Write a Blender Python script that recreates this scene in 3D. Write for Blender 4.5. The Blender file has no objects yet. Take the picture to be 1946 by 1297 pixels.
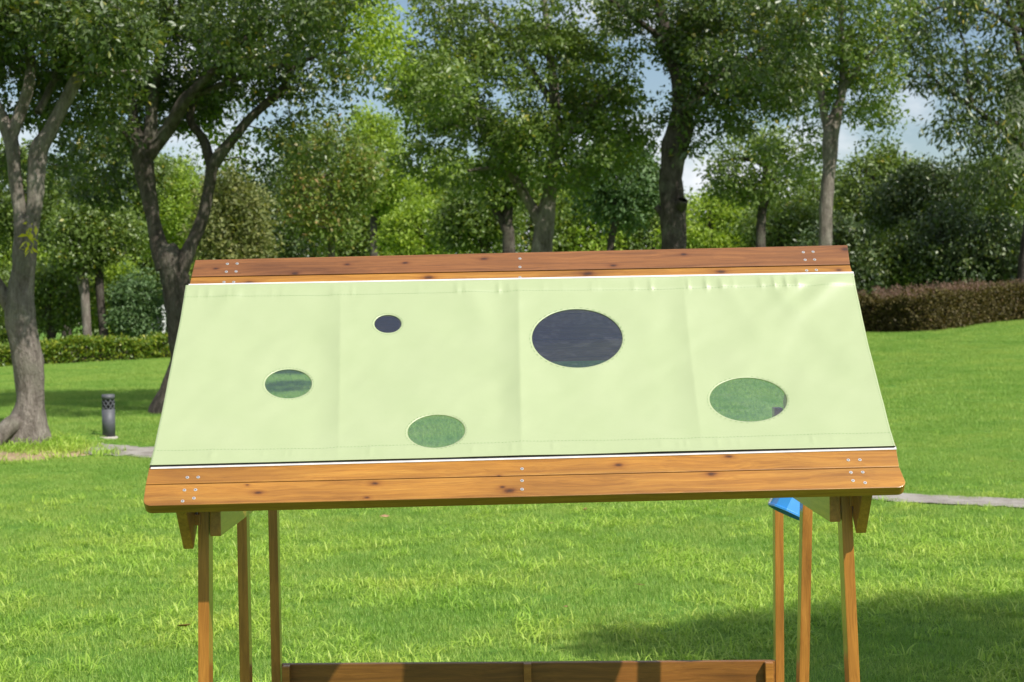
import bpy, bmesh, math, random
import numpy as np
from mathutils import Vector, Matrix, Quaternion, noise as mnoise

rng = np.random.default_rng(7)
random.seed(7)
SC = bpy.context.scene
COL = SC.collection

# ------------------------------------------------------------------ camera
W0, H0, F = 1946.0, 1297.0, 3300.0          # photograph size, focal length in pixels
EYE = 1.6
PITCH = math.radians(-0.84)
ROLL = math.radians(0.9)
cam_d = bpy.data.cameras.new("camera")
cam = bpy.data.objects.new("camera", cam_d)
COL.objects.link(cam)
SC.camera = cam
cam_d.sensor_width = 36.0
cam_d.lens = 36.0 * F / W0
cam_d.clip_start = 0.05
cam_d.clip_end = 3000
CAMROT = (Matrix.Rotation(math.radians(90) + PITCH, 3, 'X') @ Matrix.Rotation(-ROLL, 3, 'Z'))
cam.matrix_world = Matrix.Translation((0, 0, EYE)) @ CAMROT.to_4x4()
cam_d.dof.use_dof = True
cam_d.dof.focus_distance = 4.9
cam_d.dof.aperture_fstop = 9.5

# ------------------------------------------------------------------ sky, sun, exposure
SUN_AZ = math.radians(42)       # to the right of straight behind the camera
SUN_EL = math.radians(48.5)
sun_dir = Vector((math.sin(SUN_AZ) * math.cos(SUN_EL), -math.cos(SUN_AZ) * math.cos(SUN_EL), math.sin(SUN_EL)))
world = bpy.data.worlds.new("World")
SC.world = world
world.use_nodes = True
wn, wl = world.node_tree.nodes, world.node_tree.links
wn.clear()
wout = wn.new("ShaderNodeOutputWorld")
bg = wn.new("ShaderNodeBackground")
sky = wn.new("ShaderNodeTexSky")
sky.sky_type = 'NISHITA'
sky.sun_disc = False
sky.sun_elevation = SUN_EL
sky.sun_rotation = math.atan2(sun_dir.x, sun_dir.y)
sky.air_density = 1.0
sky.dust_density = 0.5
tc = wn.new("ShaderNodeTexCoord")
mp = wn.new("ShaderNodeMapping")
mp.inputs['Scale'].default_value = (3.2, 3.2, 6.5)
nz = wn.new("ShaderNodeTexNoise")
nz.inputs['Scale'].default_value = 1.6
nz.inputs['Detail'].default_value = 7
nz.inputs['Roughness'].default_value = 0.55
cr = wn.new("ShaderNodeValToRGB")
cr.color_ramp.elements[0].position = 0.47
cr.color_ramp.elements[1].position = 0.60
mx = wn.new("ShaderNodeMixRGB")
mx.inputs['Color2'].default_value = (9.4, 9.7, 10.2, 1)
wl.new(tc.outputs['Generated'], mp.inputs['Vector'])
wl.new(mp.outputs['Vector'], nz.inputs['Vector'])
wl.new(nz.outputs['Fac'], cr.inputs['Fac'])
wl.new(cr.outputs['Color'], mx.inputs['Fac'])
wl.new(sky.outputs['Color'], mx.inputs['Color1'])
wl.new(mx.outputs['Color'], bg.inputs['Color'])
bg.inputs['Strength'].default_value = 0.085
wl.new(bg.outputs[0], wout.inputs[0])

sun_l = bpy.data.lights.new("sun", 'SUN')
sun_l.energy = 5.0
sun_l.angle = math.radians(0.53)
sun_l.color = (1.0, 0.955, 0.88)
sun = bpy.data.objects.new("sun", sun_l)
COL.objects.link(sun)
sun.rotation_euler = sun_dir.to_track_quat('Z', 'Y').to_euler()
sun.location = (20, -20, 30)

SC.view_settings.view_transform = 'Standard'
SC.view_settings.look = 'None'
SC.view_settings.exposure = 0.28
SC.view_settings.gamma = 1.0
SC.render.engine = 'CYCLES'
SC.cycles.max_bounces = 7
SC.cycles.diffuse_bounces = 3
SC.cycles.glossy_bounces = 3
SC.cycles.transmission_bounces = 4
SC.cycles.transparent_max_bounces = 8
SC.cycles.caustics_reflective = False
SC.cycles.caustics_refractive = False

# ------------------------------------------------------------------ pixels to places
def ray(px, py):
    d = CAMROT @ Vector(((px - W0 / 2) / F, -(py - H0 / 2) / F, -1.0))
    return d / d.y

def P(px, py, Y):
    d = ray(px, py)
    return Vector((d.x * Y, Y, EYE + d.z * Y))

def sstep(a, b, t):
    t = min(1.0, max(0.0, (t - a) / (b - a)))
    return t * t * (3 - 2 * t)

def ground(x, y):
    xx = max(-30.0, min(30.0, x))
    h = sstep(15, 46, y) * (0.76 + (0.029 if xx > 0 else 0.0205) * xx)
    h += sstep(14, 20, y) * 0.05 * math.sin(x * 0.35 + 1.3) * math.sin(y * 0.22)
    h += sstep(30, 46, y) * 0.12 * math.exp(-((x - 14) / 3.5) ** 2)
    h += 0.16 * math.exp(-(((x + 6.1) / 1.0) ** 2 + ((y - 21.7) / 1.0) ** 2))
    return h

def G(px, py):
    """where the line of sight through a pixel meets the lawn"""
    d = ray(px, py)
    y = 4.0
    while y < 120:
        z = EYE + d.z * y
        if z <= ground(d.x * y, y):
            break
        y += 0.05
    return Vector((d.x * y, y, ground(d.x * y, y)))

# ------------------------------------------------------------------ object helpers
WM = {}
def link(o):
    COL.objects.link(o)
    return o

def tag(o, label=None, cat=None, group=None, kind=None):
    if label: o["label"] = label
    if cat: o["category"] = cat
    if group: o["group"] = group
    if kind: o["kind"] = kind
    return o

def empty(name, loc, label, cat, group=None):
    o = link(bpy.data.objects.new(name, None))
    o.empty_display_size = 0.2
    o.matrix_world = Matrix.Translation(loc)
    WM[o.name] = Matrix.Translation(loc)
    return tag(o, label, cat, group)

def place(name, mesh, M=None, parent=None, mat=None):
    o = link(bpy.data.objects.new(name, mesh))
    M = M if M is not None else Matrix.Identity(4)
    if mat is not None and not mesh.materials:
        mesh.materials.append(mat)
    if parent is not None:
        o.parent = parent
        o.matrix_parent_inverse = WM[parent.name].inverted()
    o.matrix_basis = M
    WM[o.name] = M.copy()
    return o

def np_mesh(name, verts, faces, rnd=None, smooth=False):
    """verts (n,3), faces (m,k) with one k"""
    me = bpy.data.meshes.new(name)
    verts = np.asarray(verts, dtype=np.float32)
    faces = np.asarray(faces, dtype=np.int32)
    m, k = faces.shape
    me.vertices.add(len(verts))
    me.vertices.foreach_set("co", verts.ravel())
    me.loops.add(m * k)
    me.loops.foreach_set("vertex_index", faces.ravel())
    me.polygons.add(m)
    me.polygons.foreach_set("loop_start", np.arange(0, m * k, k, dtype=np.int32))
    me.polygons.foreach_set("loop_total", np.full(m, k, dtype=np.int32))
    if smooth:
        me.polygons.foreach_set("use_smooth", np.ones(m, dtype=bool))
    me.update(calc_edges=True)
    if rnd is not None:
        a = me.attributes.new("rnd", 'FLOAT', 'POINT')
        a.data.foreach_set("value", np.asarray(rnd, dtype=np.float32))
    return me

def bm_mesh(name, bm, smooth=False):
    me = bpy.data.meshes.new(name)
    bmesh.ops.recalc_face_normals(bm, faces=bm.faces)
    bm.to_mesh(me)
    bm.free()
    if smooth:
        for p in me.polygons: p.use_smooth = True
    return me

def box_bm(sx, sy, sz, bev=0.0, seg=2, center=(0, 0, 0)):
    bm = bmesh.new()
    bmesh.ops.create_cube(bm, size=1.0)
    for v in bm.verts:
        v.co = Vector((v.co.x * sx + center[0], v.co.y * sy + center[1], v.co.z * sz + center[2]))
    if bev > 0:
        bmesh.ops.bevel(bm, geom=bm.edges[:], offset=bev, segments=seg, affect='EDGES', profile=0.7)
    return bm

def box_mesh(name, sx, sy, sz, bev=0.0, center=(0, 0, 0)):
    return bm_mesh(name, box_bm(sx, sy, sz, bev, 2, center))

def frame(origin, ex, ez):
    """matrix with x along ex and z near ez"""
    ex = Vector(ex).normalized()
    ey = Vector(ez).cross(ex).normalized()
    e3 = ex.cross(ey)
    M = Matrix((ex, ey, e3)).transposed().to_4x4()
    M.translation = origin
    return M

# ------------------------------------------------------------------ materials
def mat(name):
    m = bpy.data.materials.new(name)
    m.use_nodes = True
    nt = m.node_tree
    return m, nt.nodes, nt.links, nt.nodes['Principled BSDF']

def ramp(n, stops):
    r = n.new("ShaderNodeValToRGB")
    e = r.color_ramp.elements
    while len(e) < len(stops): e.new(0.5)
    for i, (p, c) in enumerate(stops):
        e[i].position = p
        e[i].color = (*c, 1)
    return r

def noise_node(n, l, vec, scale, detail=4, rough=0.5, mapscale=None):
    t = n.new("ShaderNodeTexNoise")
    t.inputs['Scale'].default_value = scale
    t.inputs['Detail'].default_value = detail
    t.inputs['Roughness'].default_value = rough
    if mapscale:
        mpn = n.new("ShaderNodeMapping")
        mpn.inputs['Scale'].default_value = mapscale
        l.new(vec, mpn.inputs['Vector'])
        vec = mpn.outputs['Vector']
    l.new(vec, t.inputs['Vector'])
    return t

def mixc(n, l, a, b, fac, mode='MIX'):
    x = n.new("ShaderNodeMixRGB")
    x.blend_type = mode
    for s, v in (('Color1', a), ('Color2', b), ('Fac', fac)):
        if hasattr(v, 'is_linked') or hasattr(v, 'links'):
            l.new(v, x.inputs[s])
        elif s == 'Fac':
            x.inputs[s].default_value = v
        else:
            x.inputs[s].default_value = (*v, 1)
    return x.outputs['Color']

def wood(name, dark, mid, light, knot=(), coat=0.6, rough=0.42):
    """knot: (x, y, radius) in the board's own coordinates"""
    m, n, l, b = mat(name)
    tcn = n.new("ShaderNodeTexCoord")
    oi = n.new("ShaderNodeObjectInfo")
    sc = n.new("ShaderNodeVectorMath"); sc.operation = 'SCALE'
    cx = n.new("ShaderNodeCombineXYZ")
    for i in range(3): l.new(oi.outputs['Random'], cx.inputs[i])
    l.new(cx.outputs[0], sc.inputs[0]); sc.inputs['Scale'].default_value = 37.0
    add = n.new("ShaderNodeVectorMath"); add.operation = 'ADD'
    l.new(tcn.outputs['Object'], add.inputs[0]); l.new(sc.outputs[0], add.inputs[1])
    vec = add.outputs[0]
    # slow bend of the grain round the knots
    warp = noise_node(n, l, vec, 3.0, 2, 0.5, (1.0, 4.0, 4.0))
    wv = n.new("ShaderNodeVectorMath"); wv.operation = 'SCALE'
    l.new(warp.outputs['Color'], wv.inputs[0]); wv.inputs['Scale'].default_value = 0.05
    ad2 = n.new("ShaderNodeVectorMath"); ad2.operation = 'ADD'
    l.new(vec, ad2.inputs[0]); l.new(wv.outputs[0], ad2.inputs[1])
    g1 = noise_node(n, l, ad2.outputs[0], 1.0, 6, 0.6, (1.6, 75, 75))
    g2 = noise_node(n, l, ad2.outputs[0], 1.0, 3, 0.6, (6, 420, 420))
    g3 = noise_node(n, l, vec, 1.0, 3, 0.5, (2.2, 9, 9))
    r1 = ramp(n, [(0.25, dark), (0.5, mid), (0.78, light)])
    l.new(g1.outputs['Fac'], r1.inputs['Fac'])
    r2 = ramp(n, [(0.3, (0.72, 0.68, 0.64)), (0.62, (1.06, 1.05, 1.04))])
    l.new(g2.outputs['Fac'], r2.inputs['Fac'])
    r3 = ramp(n, [(0.3, (0.68, 0.64, 0.62)), (0.5, (0.98, 0.98, 0.98)), (0.7, (1.12, 1.12, 1.12))])
    l.new(g3.outputs['Fac'], r3.inputs['Fac'])
    c = mixc(n, l, r1.outputs['Color'], r2.outputs['Color'], 0.85, 'MULTIPLY')
    c = mixc(n, l, c, r3.outputs['Color'], 0.9, 'MULTIPLY')
    if knot:
        wb = noise_node(n, l, tcn.outputs['Object'], 55, 3, 0.6)
        last = None
        for (kx, ky, kr) in knot:
            sb = n.new("ShaderNodeVectorMath"); sb.operation = 'SUBTRACT'
            l.new(tcn.outputs['Object'], sb.inputs[0]); sb.inputs[1].default_value = (kx, ky, 0)
            ml = n.new("ShaderNodeVectorMath"); ml.operation = 'MULTIPLY'
            l.new(sb.outputs[0], ml.inputs[0]); ml.inputs[1].default_value = (0.55 / kr, 1.0 / kr, 0)
            ln_ = n.new("ShaderNodeVectorMath"); ln_.operation = 'LENGTH'
            l.new(ml.outputs[0], ln_.inputs[0])
            if last is None: last = ln_.outputs['Value']
            else:
                mn = n.new("ShaderNodeMath"); mn.operation = 'MINIMUM'
                l.new(last, mn.inputs[0]); l.new(ln_.outputs['Value'], mn.inputs[1]); last = mn.outputs[0]
        aw = n.new("ShaderNodeMath"); aw.operation = 'MULTIPLY_ADD'
        l.new(wb.outputs['Fac'], aw.inputs[0]); aw.inputs[1].default_value = 1.1; l.new(last, aw.inputs[2])
        sw = n.new("ShaderNodeMath"); sw.operation = 'MULTIPLY'; sw.inputs[1].default_value = 0.2
        l.new(aw.outputs[0], sw.inputs[0])
        rk = ramp(n, [(0.17, (0.10, 0.06, 0.06)), (0.26, (0.30, 0.2, 0.17)), (0.36, (0.66, 0.55, 0.47)), (0.48, (0.86, 0.8, 0.74)), (0.8, (1, 1, 1))])
        l.new(sw.outputs[0], rk.inputs['Fac'])
        c = mixc(n, l, c, rk.outputs['Color'], 0.9, 'MULTIPLY')
    l.new(c, b.inputs['Base Color'])
    b.inputs['Roughness'].default_value = rough
    b.inputs['Coat Weight'].default_value = coat
    b.inputs['Coat Roughness'].default_value = 0.16
    bp = n.new("ShaderNodeBump"); bp.inputs['Strength'].default_value = 0.25; bp.inputs['Distance'].default_value = 0.002
    l.new(g2.outputs['Fac'], bp.inputs['Height']); l.new(bp.outputs['Normal'], b.inputs['Normal'])
    return m

EAVE_C = ((0.235, 0.092, 0.010), (0.355, 0.155, 0.019), (0.45, 0.222, 0.034))
M_EAVE = wood("honey_wood", *EAVE_C)
RIDGE_C = ((0.115, 0.042, 0.011), (0.205, 0.076, 0.019), (0.285, 0.118, 0.031))
M_RIDGE = wood("red_brown_wood", *RIDGE_C)
M_POST = wood("post_wood", (0.27, 0.10, 0.018), (0.40, 0.16, 0.028), (0.52, 0.225, 0.045), coat=0.8, rough=0.36)
M_RAIL = wood("rail_wood", (0.15, 0.055, 0.010), (0.24, 0.092, 0.017), (0.33, 0.14, 0.027), coat=0.5)

def plain(name, col, rough=0.5, metal=0.0, coat=0.0, var=0.12, vscale=40):
    m, n, l, b = mat(name)
    tcn = n.new("ShaderNodeTexCoord")
    t = noise_node(n, l, tcn.outputs['Object'], vscale, 5, 0.6)
    r = ramp(n, [(0.3, tuple(c * (1 - var) for c in col)), (0.7, tuple(min(1, c * (1 + var)) for c in col))])
    l.new(t.outputs['Fac'], r.inputs['Fac']); l.new(r.outputs['Color'], b.inputs['Base Color'])
    b.inputs['Roughness'].default_value = rough
    b.inputs['Metallic'].default_value = metal
    b.inputs['Coat Weight'].default_value = coat
    return m

M_STEEL = plain("screw_steel", (0.62, 0.61, 0.63), 0.42, 0.6)
M_SLOT = plain("screw_recess", (0.06, 0.06, 0.06), 0.6, 0.5)
M_WHITE = plain("white_tape", (0.62, 0.58, 0.58), 0.8)
M_GAP_SHADE = plain("gap_shade_black", (0.03, 0.03, 0.03), 0.9)  # painted shadow of the gap under the cloth's lower edge
M_BLUE = plain("blue_plastic", (0.05, 0.29, 0.74), 0.35, 0, 0.3, 0.05)
M_GREY = plain("bollard_grey", (0.085, 0.088, 0.10), 0.55, 0.0)
M_DARK = plain("bollard_core", (0.012, 0.012, 0.013), 0.6)
M_CONC = plain("concrete", (0.42, 0.38, 0.34), 0.9)
M_STITCH = plain("green_thread", (0.14, 0.33, 0.10), 0.8)
M_BEIGE = plain("beige_render", (0.55, 0.47, 0.37), 0.85, var=0.06, vscale=3)
M_PALE = plain("pale_render", (0.36, 0.37, 0.42), 0.85, var=0.06, vscale=3)
M_GLASS = plain("window_glass", (0.05, 0.06, 0.08), 0.12)
M_SIGN = plain("white_metal", (0.75, 0.76, 0.78), 0.4)

def fabric():
    m, n, l, b = mat("green_tarpaulin")
    tcn = n.new("ShaderNodeTexCoord")
    t = noise_node(n, l, tcn.outputs['Object'], 6, 4, 0.6)
    r = ramp(n, [(0.3, (0.335, 0.395, 0.215)), (0.7, (0.355, 0.41, 0.232))])
    l.new(t.outputs['Fac'], r.inputs['Fac'])
    l.new(r.outputs['Color'], b.inputs['Base Color'])
    b.inputs['Roughness'].default_value = 0.42
    b.inputs['Specular IOR Level'].default_value = 0.6
    w1 = n.new("ShaderNodeTexWave"); w1.inputs['Scale'].default_value = 260; w1.bands_direction = 'X'
    w2 = n.new("ShaderNodeTexWave"); w2.inputs['Scale'].default_value = 260; w2.bands_direction = 'Z'
    l.new(tcn.outputs['Object'], w1.inputs['Vector']); l.new(tcn.outputs['Object'], w2.inputs['Vector'])
    a = n.new("ShaderNodeMath"); a.operation = 'ADD'
    l.new(w1.outputs['Fac'], a.inputs[0]); l.new(w2.outputs['Fac'], a.inputs[1])
    bp = n.new("ShaderNodeBump"); bp.inputs['Strength'].default_value = 0.08; bp.inputs['Distance'].default_value = 0.001
    l.new(a.outputs[0], bp.inputs['Height']); l.new(bp.outputs['Normal'], b.inputs['Normal'])
    return m
M_TARP = fabric()

def vinyl():
    m, n, l, b = mat("clear_vinyl")
    n.remove(b)
    out = n['Material Output']
    tr = n.new("ShaderNodeBsdfTransparent"); tr.inputs['Color'].default_value = (0.80, 0.92, 0.86, 1)
    gl = n.new("ShaderNodeBsdfGlossy"); gl.inputs['Roughness'].default_value = 0.08
    df = n.new("ShaderNodeBsdfDiffuse"); df.inputs['Color'].default_value = (0.42, 0.50, 0.85, 1)  # milky film haze, tinted blue to paint in extra sky reflection
    fr = n.new("ShaderNodeFresnel"); fr.inputs['IOR'].default_value = 1.5
    tcn = n.new("ShaderNodeTexCoord")
    nzz = noise_node(n, l, tcn.outputs['Object'], 9, 3, 0.5)
    bp = n.new("ShaderNodeBump"); bp.inputs['Strength'].default_value = 0.35; bp.inputs['Distance'].default_value = 0.02
    l.new(nzz.outputs['Fac'], bp.inputs['Height']); l.new(bp.outputs['Normal'], gl.inputs['Normal'])
    m1 = n.new("ShaderNodeMixShader"); m1.inputs[0].default_value = 0.065
    l.new(tr.outputs[0], m1.inputs[1]); l.new(df.outputs[0], m1.inputs[2])
    m2 = n.new("ShaderNodeMixShader")
    l.new(fr.outputs[0], m2.inputs[0]); l.new(m1.outputs[0], m2.inputs[1]); l.new(gl.outputs[0], m2.inputs[2])
    l.new(m2.outputs[0], out.inputs['Surface'])
    return m
M_VINYL = vinyl()

def leaf_mat(name, stops, transl=0.32, rough=0.42, spec=0.5):
    m, n, l, b = mat(name)
    at = n.new("ShaderNodeAttribute"); at.attribute_name = "rnd"
    r = ramp(n, stops)
    l.new(at.outputs['Fac'], r.inputs['Fac'])
    l.new(r.outputs['Color'], b.inputs['Base Color'])
    b.inputs['Roughness'].default_value = rough
    b.inputs['Specular IOR Level'].default_value = spec
    tr = n.new("ShaderNodeBsdfTranslucent")
    c2 = mixc(n, l, r.outputs['Color'], (1.5, 1.45, 0.55), 1.0, 'MULTIPLY')
    l.new(c2, tr.inputs['Color'])
    ms = n.new("ShaderNodeMixShader"); ms.inputs[0].default_value = transl
    l.new(b.outputs[0], ms.inputs[1]); l.new(tr.outputs[0], ms.inputs[2])
    l.new(ms.outputs[0], n['Material Output'].inputs['Surface'])
    return m

L_DEEP = leaf_mat("deep_green_leaf", [(0, (0.048, 0.084, 0.019)), (0.55, (0.088, 0.136, 0.028)), (0.9, (0.136, 0.185, 0.038)), (1.0, (0.299, 0.253, 0.033))], 0.3, 0.42, 0.85)
L_MID = leaf_mat("mid_green_leaf", [(0, (0.083, 0.134, 0.026)), (0.55, (0.142, 0.214, 0.039)), (0.97, (0.215, 0.292, 0.054)), (1.0, (0.368, 0.344, 0.048))], 0.33, 0.46, 0.7)
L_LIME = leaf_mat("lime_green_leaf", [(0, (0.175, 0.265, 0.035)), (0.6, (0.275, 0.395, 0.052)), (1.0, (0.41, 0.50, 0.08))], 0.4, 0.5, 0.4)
L_OLIVE = leaf_mat("olive_green_leaf", [(0, (0.126, 0.155, 0.049)), (0.6, (0.203, 0.230, 0.073)), (1.0, (0.321, 0.311, 0.114))], 0.3, 0.5, 0.4)
L_RUST = leaf_mat("rust_tinged_leaf", [(0, (0.13, 0.20, 0.04)), (0.55, (0.19, 0.27, 0.052)), (0.8, (0.25, 0.25, 0.06)), (1.0, (0.31, 0.20, 0.075))], 0.33, 0.5, 0.4)
L_DARK = leaf_mat("dark_green_leaf", [(0, (0.041, 0.075, 0.023)), (0.6, (0.085, 0.135, 0.036)), (1.0, (0.188, 0.225, 0.064))], 0.25, 0.45, 0.9)
L_BLUE = leaf_mat("blue_green_leaf", [(0, (0.07, 0.13, 0.05)), (0.6, (0.12, 0.20, 0.075)), (1.0, (0.18, 0.27, 0.11))], 0.25, 0.5, 0.4)
L_HEDGE = leaf_mat("hedge_leaf", [(0, (0.076, 0.142, 0.018)), (0.5, (0.151, 0.237, 0.024)), (1.0, (0.378, 0.380, 0.035))], 0.33, 0.4, 0.5)
L_BROWN = leaf_mat("brown_hedge_leaf", [(0, (0.05, 0.042, 0.016)), (0.5, (0.10, 0.082, 0.026)), (0.8, (0.15, 0.125, 0.035)), (1.0, (0.17, 0.11, 0.06))], 0.25, 0.6, 0.3)
L_PLUME = leaf_mat("purple_plume", [(0, (0.15, 0.09, 0.07)), (1.0, (0.28, 0.19, 0.15))], 0.3, 0.7, 0.2)
L_YELLOW = leaf_mat("yellow_leaf", [(0, (0.45, 0.48, 0.03)), (1.0, (0.68, 0.58, 0.06))], 0.4)
L_FALLEN = leaf_mat("fallen_leaf", [(0, (0.30, 0.14, 0.06)), (1.0, (0.52, 0.32, 0.18))], 0.2)

def blade_mat(name, c0, c1, c2, transl):
    m, n, l, b = mat(name)
    at = n.new("ShaderNodeAttribute"); at.attribute_name = "rnd"
    r = ramp(n, [(0, c0), (0.55, c1), (1.0, c2)])
    l.new(at.outputs['Fac'], r.inputs['Fac'])
    ge = n.new("ShaderNodeNewGeometry")
    t = noise_node(n, l, ge.outputs['Position'], 0.9, 4, 0.6)
    rr = ramp(n, [(0.3, (0.74, 0.86, 0.72)), (0.5, (1, 1, 1)), (0.7, (1.24, 1.09, 1.1))])
    l.new(t.outputs['Fac'], rr.inputs['Fac'])
    c = mixc(n, l, r.outputs['Color'], rr.outputs['Color'], 1.0, 'MULTIPLY')
    l.new(c, b.inputs['Base Color'])
    b.inputs['Roughness'].default_value = 0.5
    b.inputs['Specular IOR Level'].default_value = 0.35
    tr = n.new("ShaderNodeBsdfTranslucent"); l.new(c, tr.inputs['Color'])
    ms = n.new("ShaderNodeMixShader"); ms.inputs[0].default_value = transl
    l.new(b.outputs[0], ms.inputs[1]); l.new(tr.outputs[0], ms.inputs[2])
    l.new(ms.outputs[0], n['Material Output'].inputs['Surface'])
    return m
M_TURF = blade_mat("turf_blade", (0.205, 0.36, 0.055), (0.285, 0.46, 0.075), (0.42, 0.55, 0.13), 0.42)
M_TUFT = blade_mat("tuft_blade", (0.31, 0.50, 0.06), (0.42, 0.61, 0.085), (0.57, 0.69, 0.17), 0.45)

def bark(name, c0, c1, c2):
    m, n, l, b = mat(name)
    tcn = n.new("ShaderNodeTexCoord")
    a = noise_node(n, l, tcn.outputs['Object'], 1.0, 8, 0.65, (9, 9, 2.6))
    d = noise_node(n, l, tcn.outputs['Object'], 2.2, 4, 0.6)
    e = noise_node(n, l, tcn.outputs['Object'], 38, 6, 0.7, (1, 1, 0.45))
    r = ramp(n, [(0.28, c0), (0.52, c1), (0.75, c2)])
    l.new(a.outputs['Fac'], r.inputs['Fac'])
    rl = ramp(n, [(0.5, (0, 0, 0)), (0.68, (1, 1, 1))])
    l.new(d.outputs['Fac'], rl.inputs['Fac'])
    mm = n.new("ShaderNodeMath"); mm.operation = 'MULTIPLY'; mm.inputs[1].default_value = 0.45
    l.new(rl.outputs['Color'], mm.inputs[0])
    c = mixc(n, l, r.outputs['Color'], (0.23, 0.235, 0.17), mm.outputs[0])
    re = ramp(n, [(0.3, (0.6, 0.58, 0.56)), (0.6, (1.08, 1.08, 1.08))])
    l.new(e.outputs['Fac'], re.inputs['Fac'])
    c = mixc(n, l, c, re.outputs['Color'], 0.9, 'MULTIPLY')
    l.new(c, b.inputs['Base Color'])
    b.inputs['Roughness'].default_value = 0.9
    b.inputs['Specular IOR Level'].default_value = 0.2
    ad = n.new("ShaderNodeMath"); ad.operation = 'ADD'
    l.new(a.outputs['Fac'], ad.inputs[0]); l.new(e.outputs['Fac'], ad.inputs[1])
    bp = n.new("ShaderNodeBump"); bp.inputs['Strength'].default_value = 1.0; bp.inputs['Distance'].default_value = 0.05
    l.new(ad.outputs[0], bp.inputs['Height']); l.new(bp.outputs['Normal'], b.inputs['Normal'])
    return m
M_BARK = bark("grey_bark", (0.10, 0.082, 0.068), (0.25, 0.215, 0.185), (0.42, 0.38, 0.33))
M_BARK_SHADED = bark("shaded_bark", (0.05, 0.04, 0.032), (0.12, 0.10, 0.083), (0.21, 0.185, 0.16))  # darker bark copy: crown shade on the V-forked trunk put into the colour
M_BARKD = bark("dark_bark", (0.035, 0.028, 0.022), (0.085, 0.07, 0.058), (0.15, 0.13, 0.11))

# ------------------------------------------------------------------ the ground: one sheet to the horizon
PATH_Y = [G(118, 848), G(160, 853), G(290, 862), G(1000, 906), G(1735, 950), G(1946, 960), G(2150, 970)]
PATH_W = [0.2, 0.42, 0.5, 0.35, 0.30, 0.32, 0.32]
SOIL = G(60, 858)

def lawn_mat():
    m, n, l, b = mat("lawn")
    ge = n.new("ShaderNodeNewGeometry")
    a = noise_node(n, l, ge.outputs['Position'], 0.55, 5, 0.6)
    d = noise_node(n, l, ge.outputs['Position'], 14, 6, 0.7)
    r = ramp(n, [(0.3, (0.085, 0.19, 0.025)), (0.5, (0.115, 0.235, 0.032)), (0.72, (0.16, 0.265, 0.045))])
    l.new(a.outputs['Fac'], r.inputs['Fac'])
    r2 = ramp(n, [(0.3, (0.62, 0.64, 0.6)), (0.65, (1.12, 1.1, 1.1))])
    l.new(d.outputs['Fac'], r2.inputs['Fac'])
    c = mixc(n, l, r.outputs['Color'], r2.outputs['Color'], 0.9, 'MULTIPLY')
    l.new(c, b.inputs['Base Color'])
    b.inputs['Roughness'].default_value = 0.9
    b.inputs['Specular IOR Level'].default_value = 0.15
    bp = n.new("ShaderNodeBump"); bp.inputs['Strength'].default_value = 0.7; bp.inputs['Distance'].default_value = 0.04
    l.new(d.outputs['Fac'], bp.inputs['Height']); l.new(bp.outputs['Normal'], b.inputs['Normal'])
    return m
M_LAWN = lawn_mat()

xs = np.concatenate([np.array([-1200, -500, -200, -90, -50]), np.arange(-32, 32.1, 0.5), np.array([50, 90, 200, 500, 1200])])
ys = np.concatenate([np.array([-400, -120, -40, -15]), np.arange(-6, 62.1, 0.5), np.array([70, 90, 130, 250, 600, 1500])])
gv = np.array([(x, y, ground(x, y)) for y in ys for x in xs])
nx, ny = len(xs), len(ys)
ii, jj = np.meshgrid(np.arange(nx - 1), np.arange(ny - 1))
q = (jj * nx + ii).ravel()
gf = np.stack([q, q + 1, q + nx + 1, q + nx], 1)
lawn = place("lawn", np_mesh("lawn", gv, gf, smooth=True), mat=M_LAWN)
tag(lawn, "mown green park lawn rising gently towards the hedges", "lawn", kind="structure")

# gravel path winding behind the play house
def dirt_mat(name, c0, c1, c2):
    m, n, l, b = mat(name)
    ge = n.new("ShaderNodeNewGeometry")
    a = noise_node(n, l, ge.outputs['Position'], 3.5, 6, 0.7)
    d = noise_node(n, l, ge.outputs['Position'], 60, 4, 0.7)
    r = ramp(n, [(0.3, c0), (0.52, c1), (0.75, c2)])
    l.new(a.outputs['Fac'], r.inputs['Fac'])
    r2 = ramp(n, [(0.3, (0.65, 0.65, 0.65)), (0.65, (1.1, 1.1, 1.1))])
    l.new(d.outputs['Fac'], r2.inputs['Fac'])
    l.new(mixc(n, l, r.outputs['Color'], r2.outputs['Color'], 0.8, 'MULTIPLY'), b.inputs['Base Color'])
    b.inputs['Roughness'].default_value = 0.95
    bp = n.new("ShaderNodeBump"); bp.inputs['Strength'].default_value = 0.6; bp.inputs['Distance'].default_value = 0.02
    l.new(d.outputs['Fac'], bp.inputs['Height']); l.new(bp.outputs['Normal'], b.inputs['Normal'])
    return m
M_GRAVEL = dirt_mat("gravel", (0.18, 0.155, 0.13), (0.34, 0.31, 0.275), (0.45, 0.42, 0.38))
M_SOIL = dirt_mat("bare_soil", (0.25, 0.16, 0.09), (0.40, 0.28, 0.17), (0.50, 0.38, 0.25))

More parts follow.
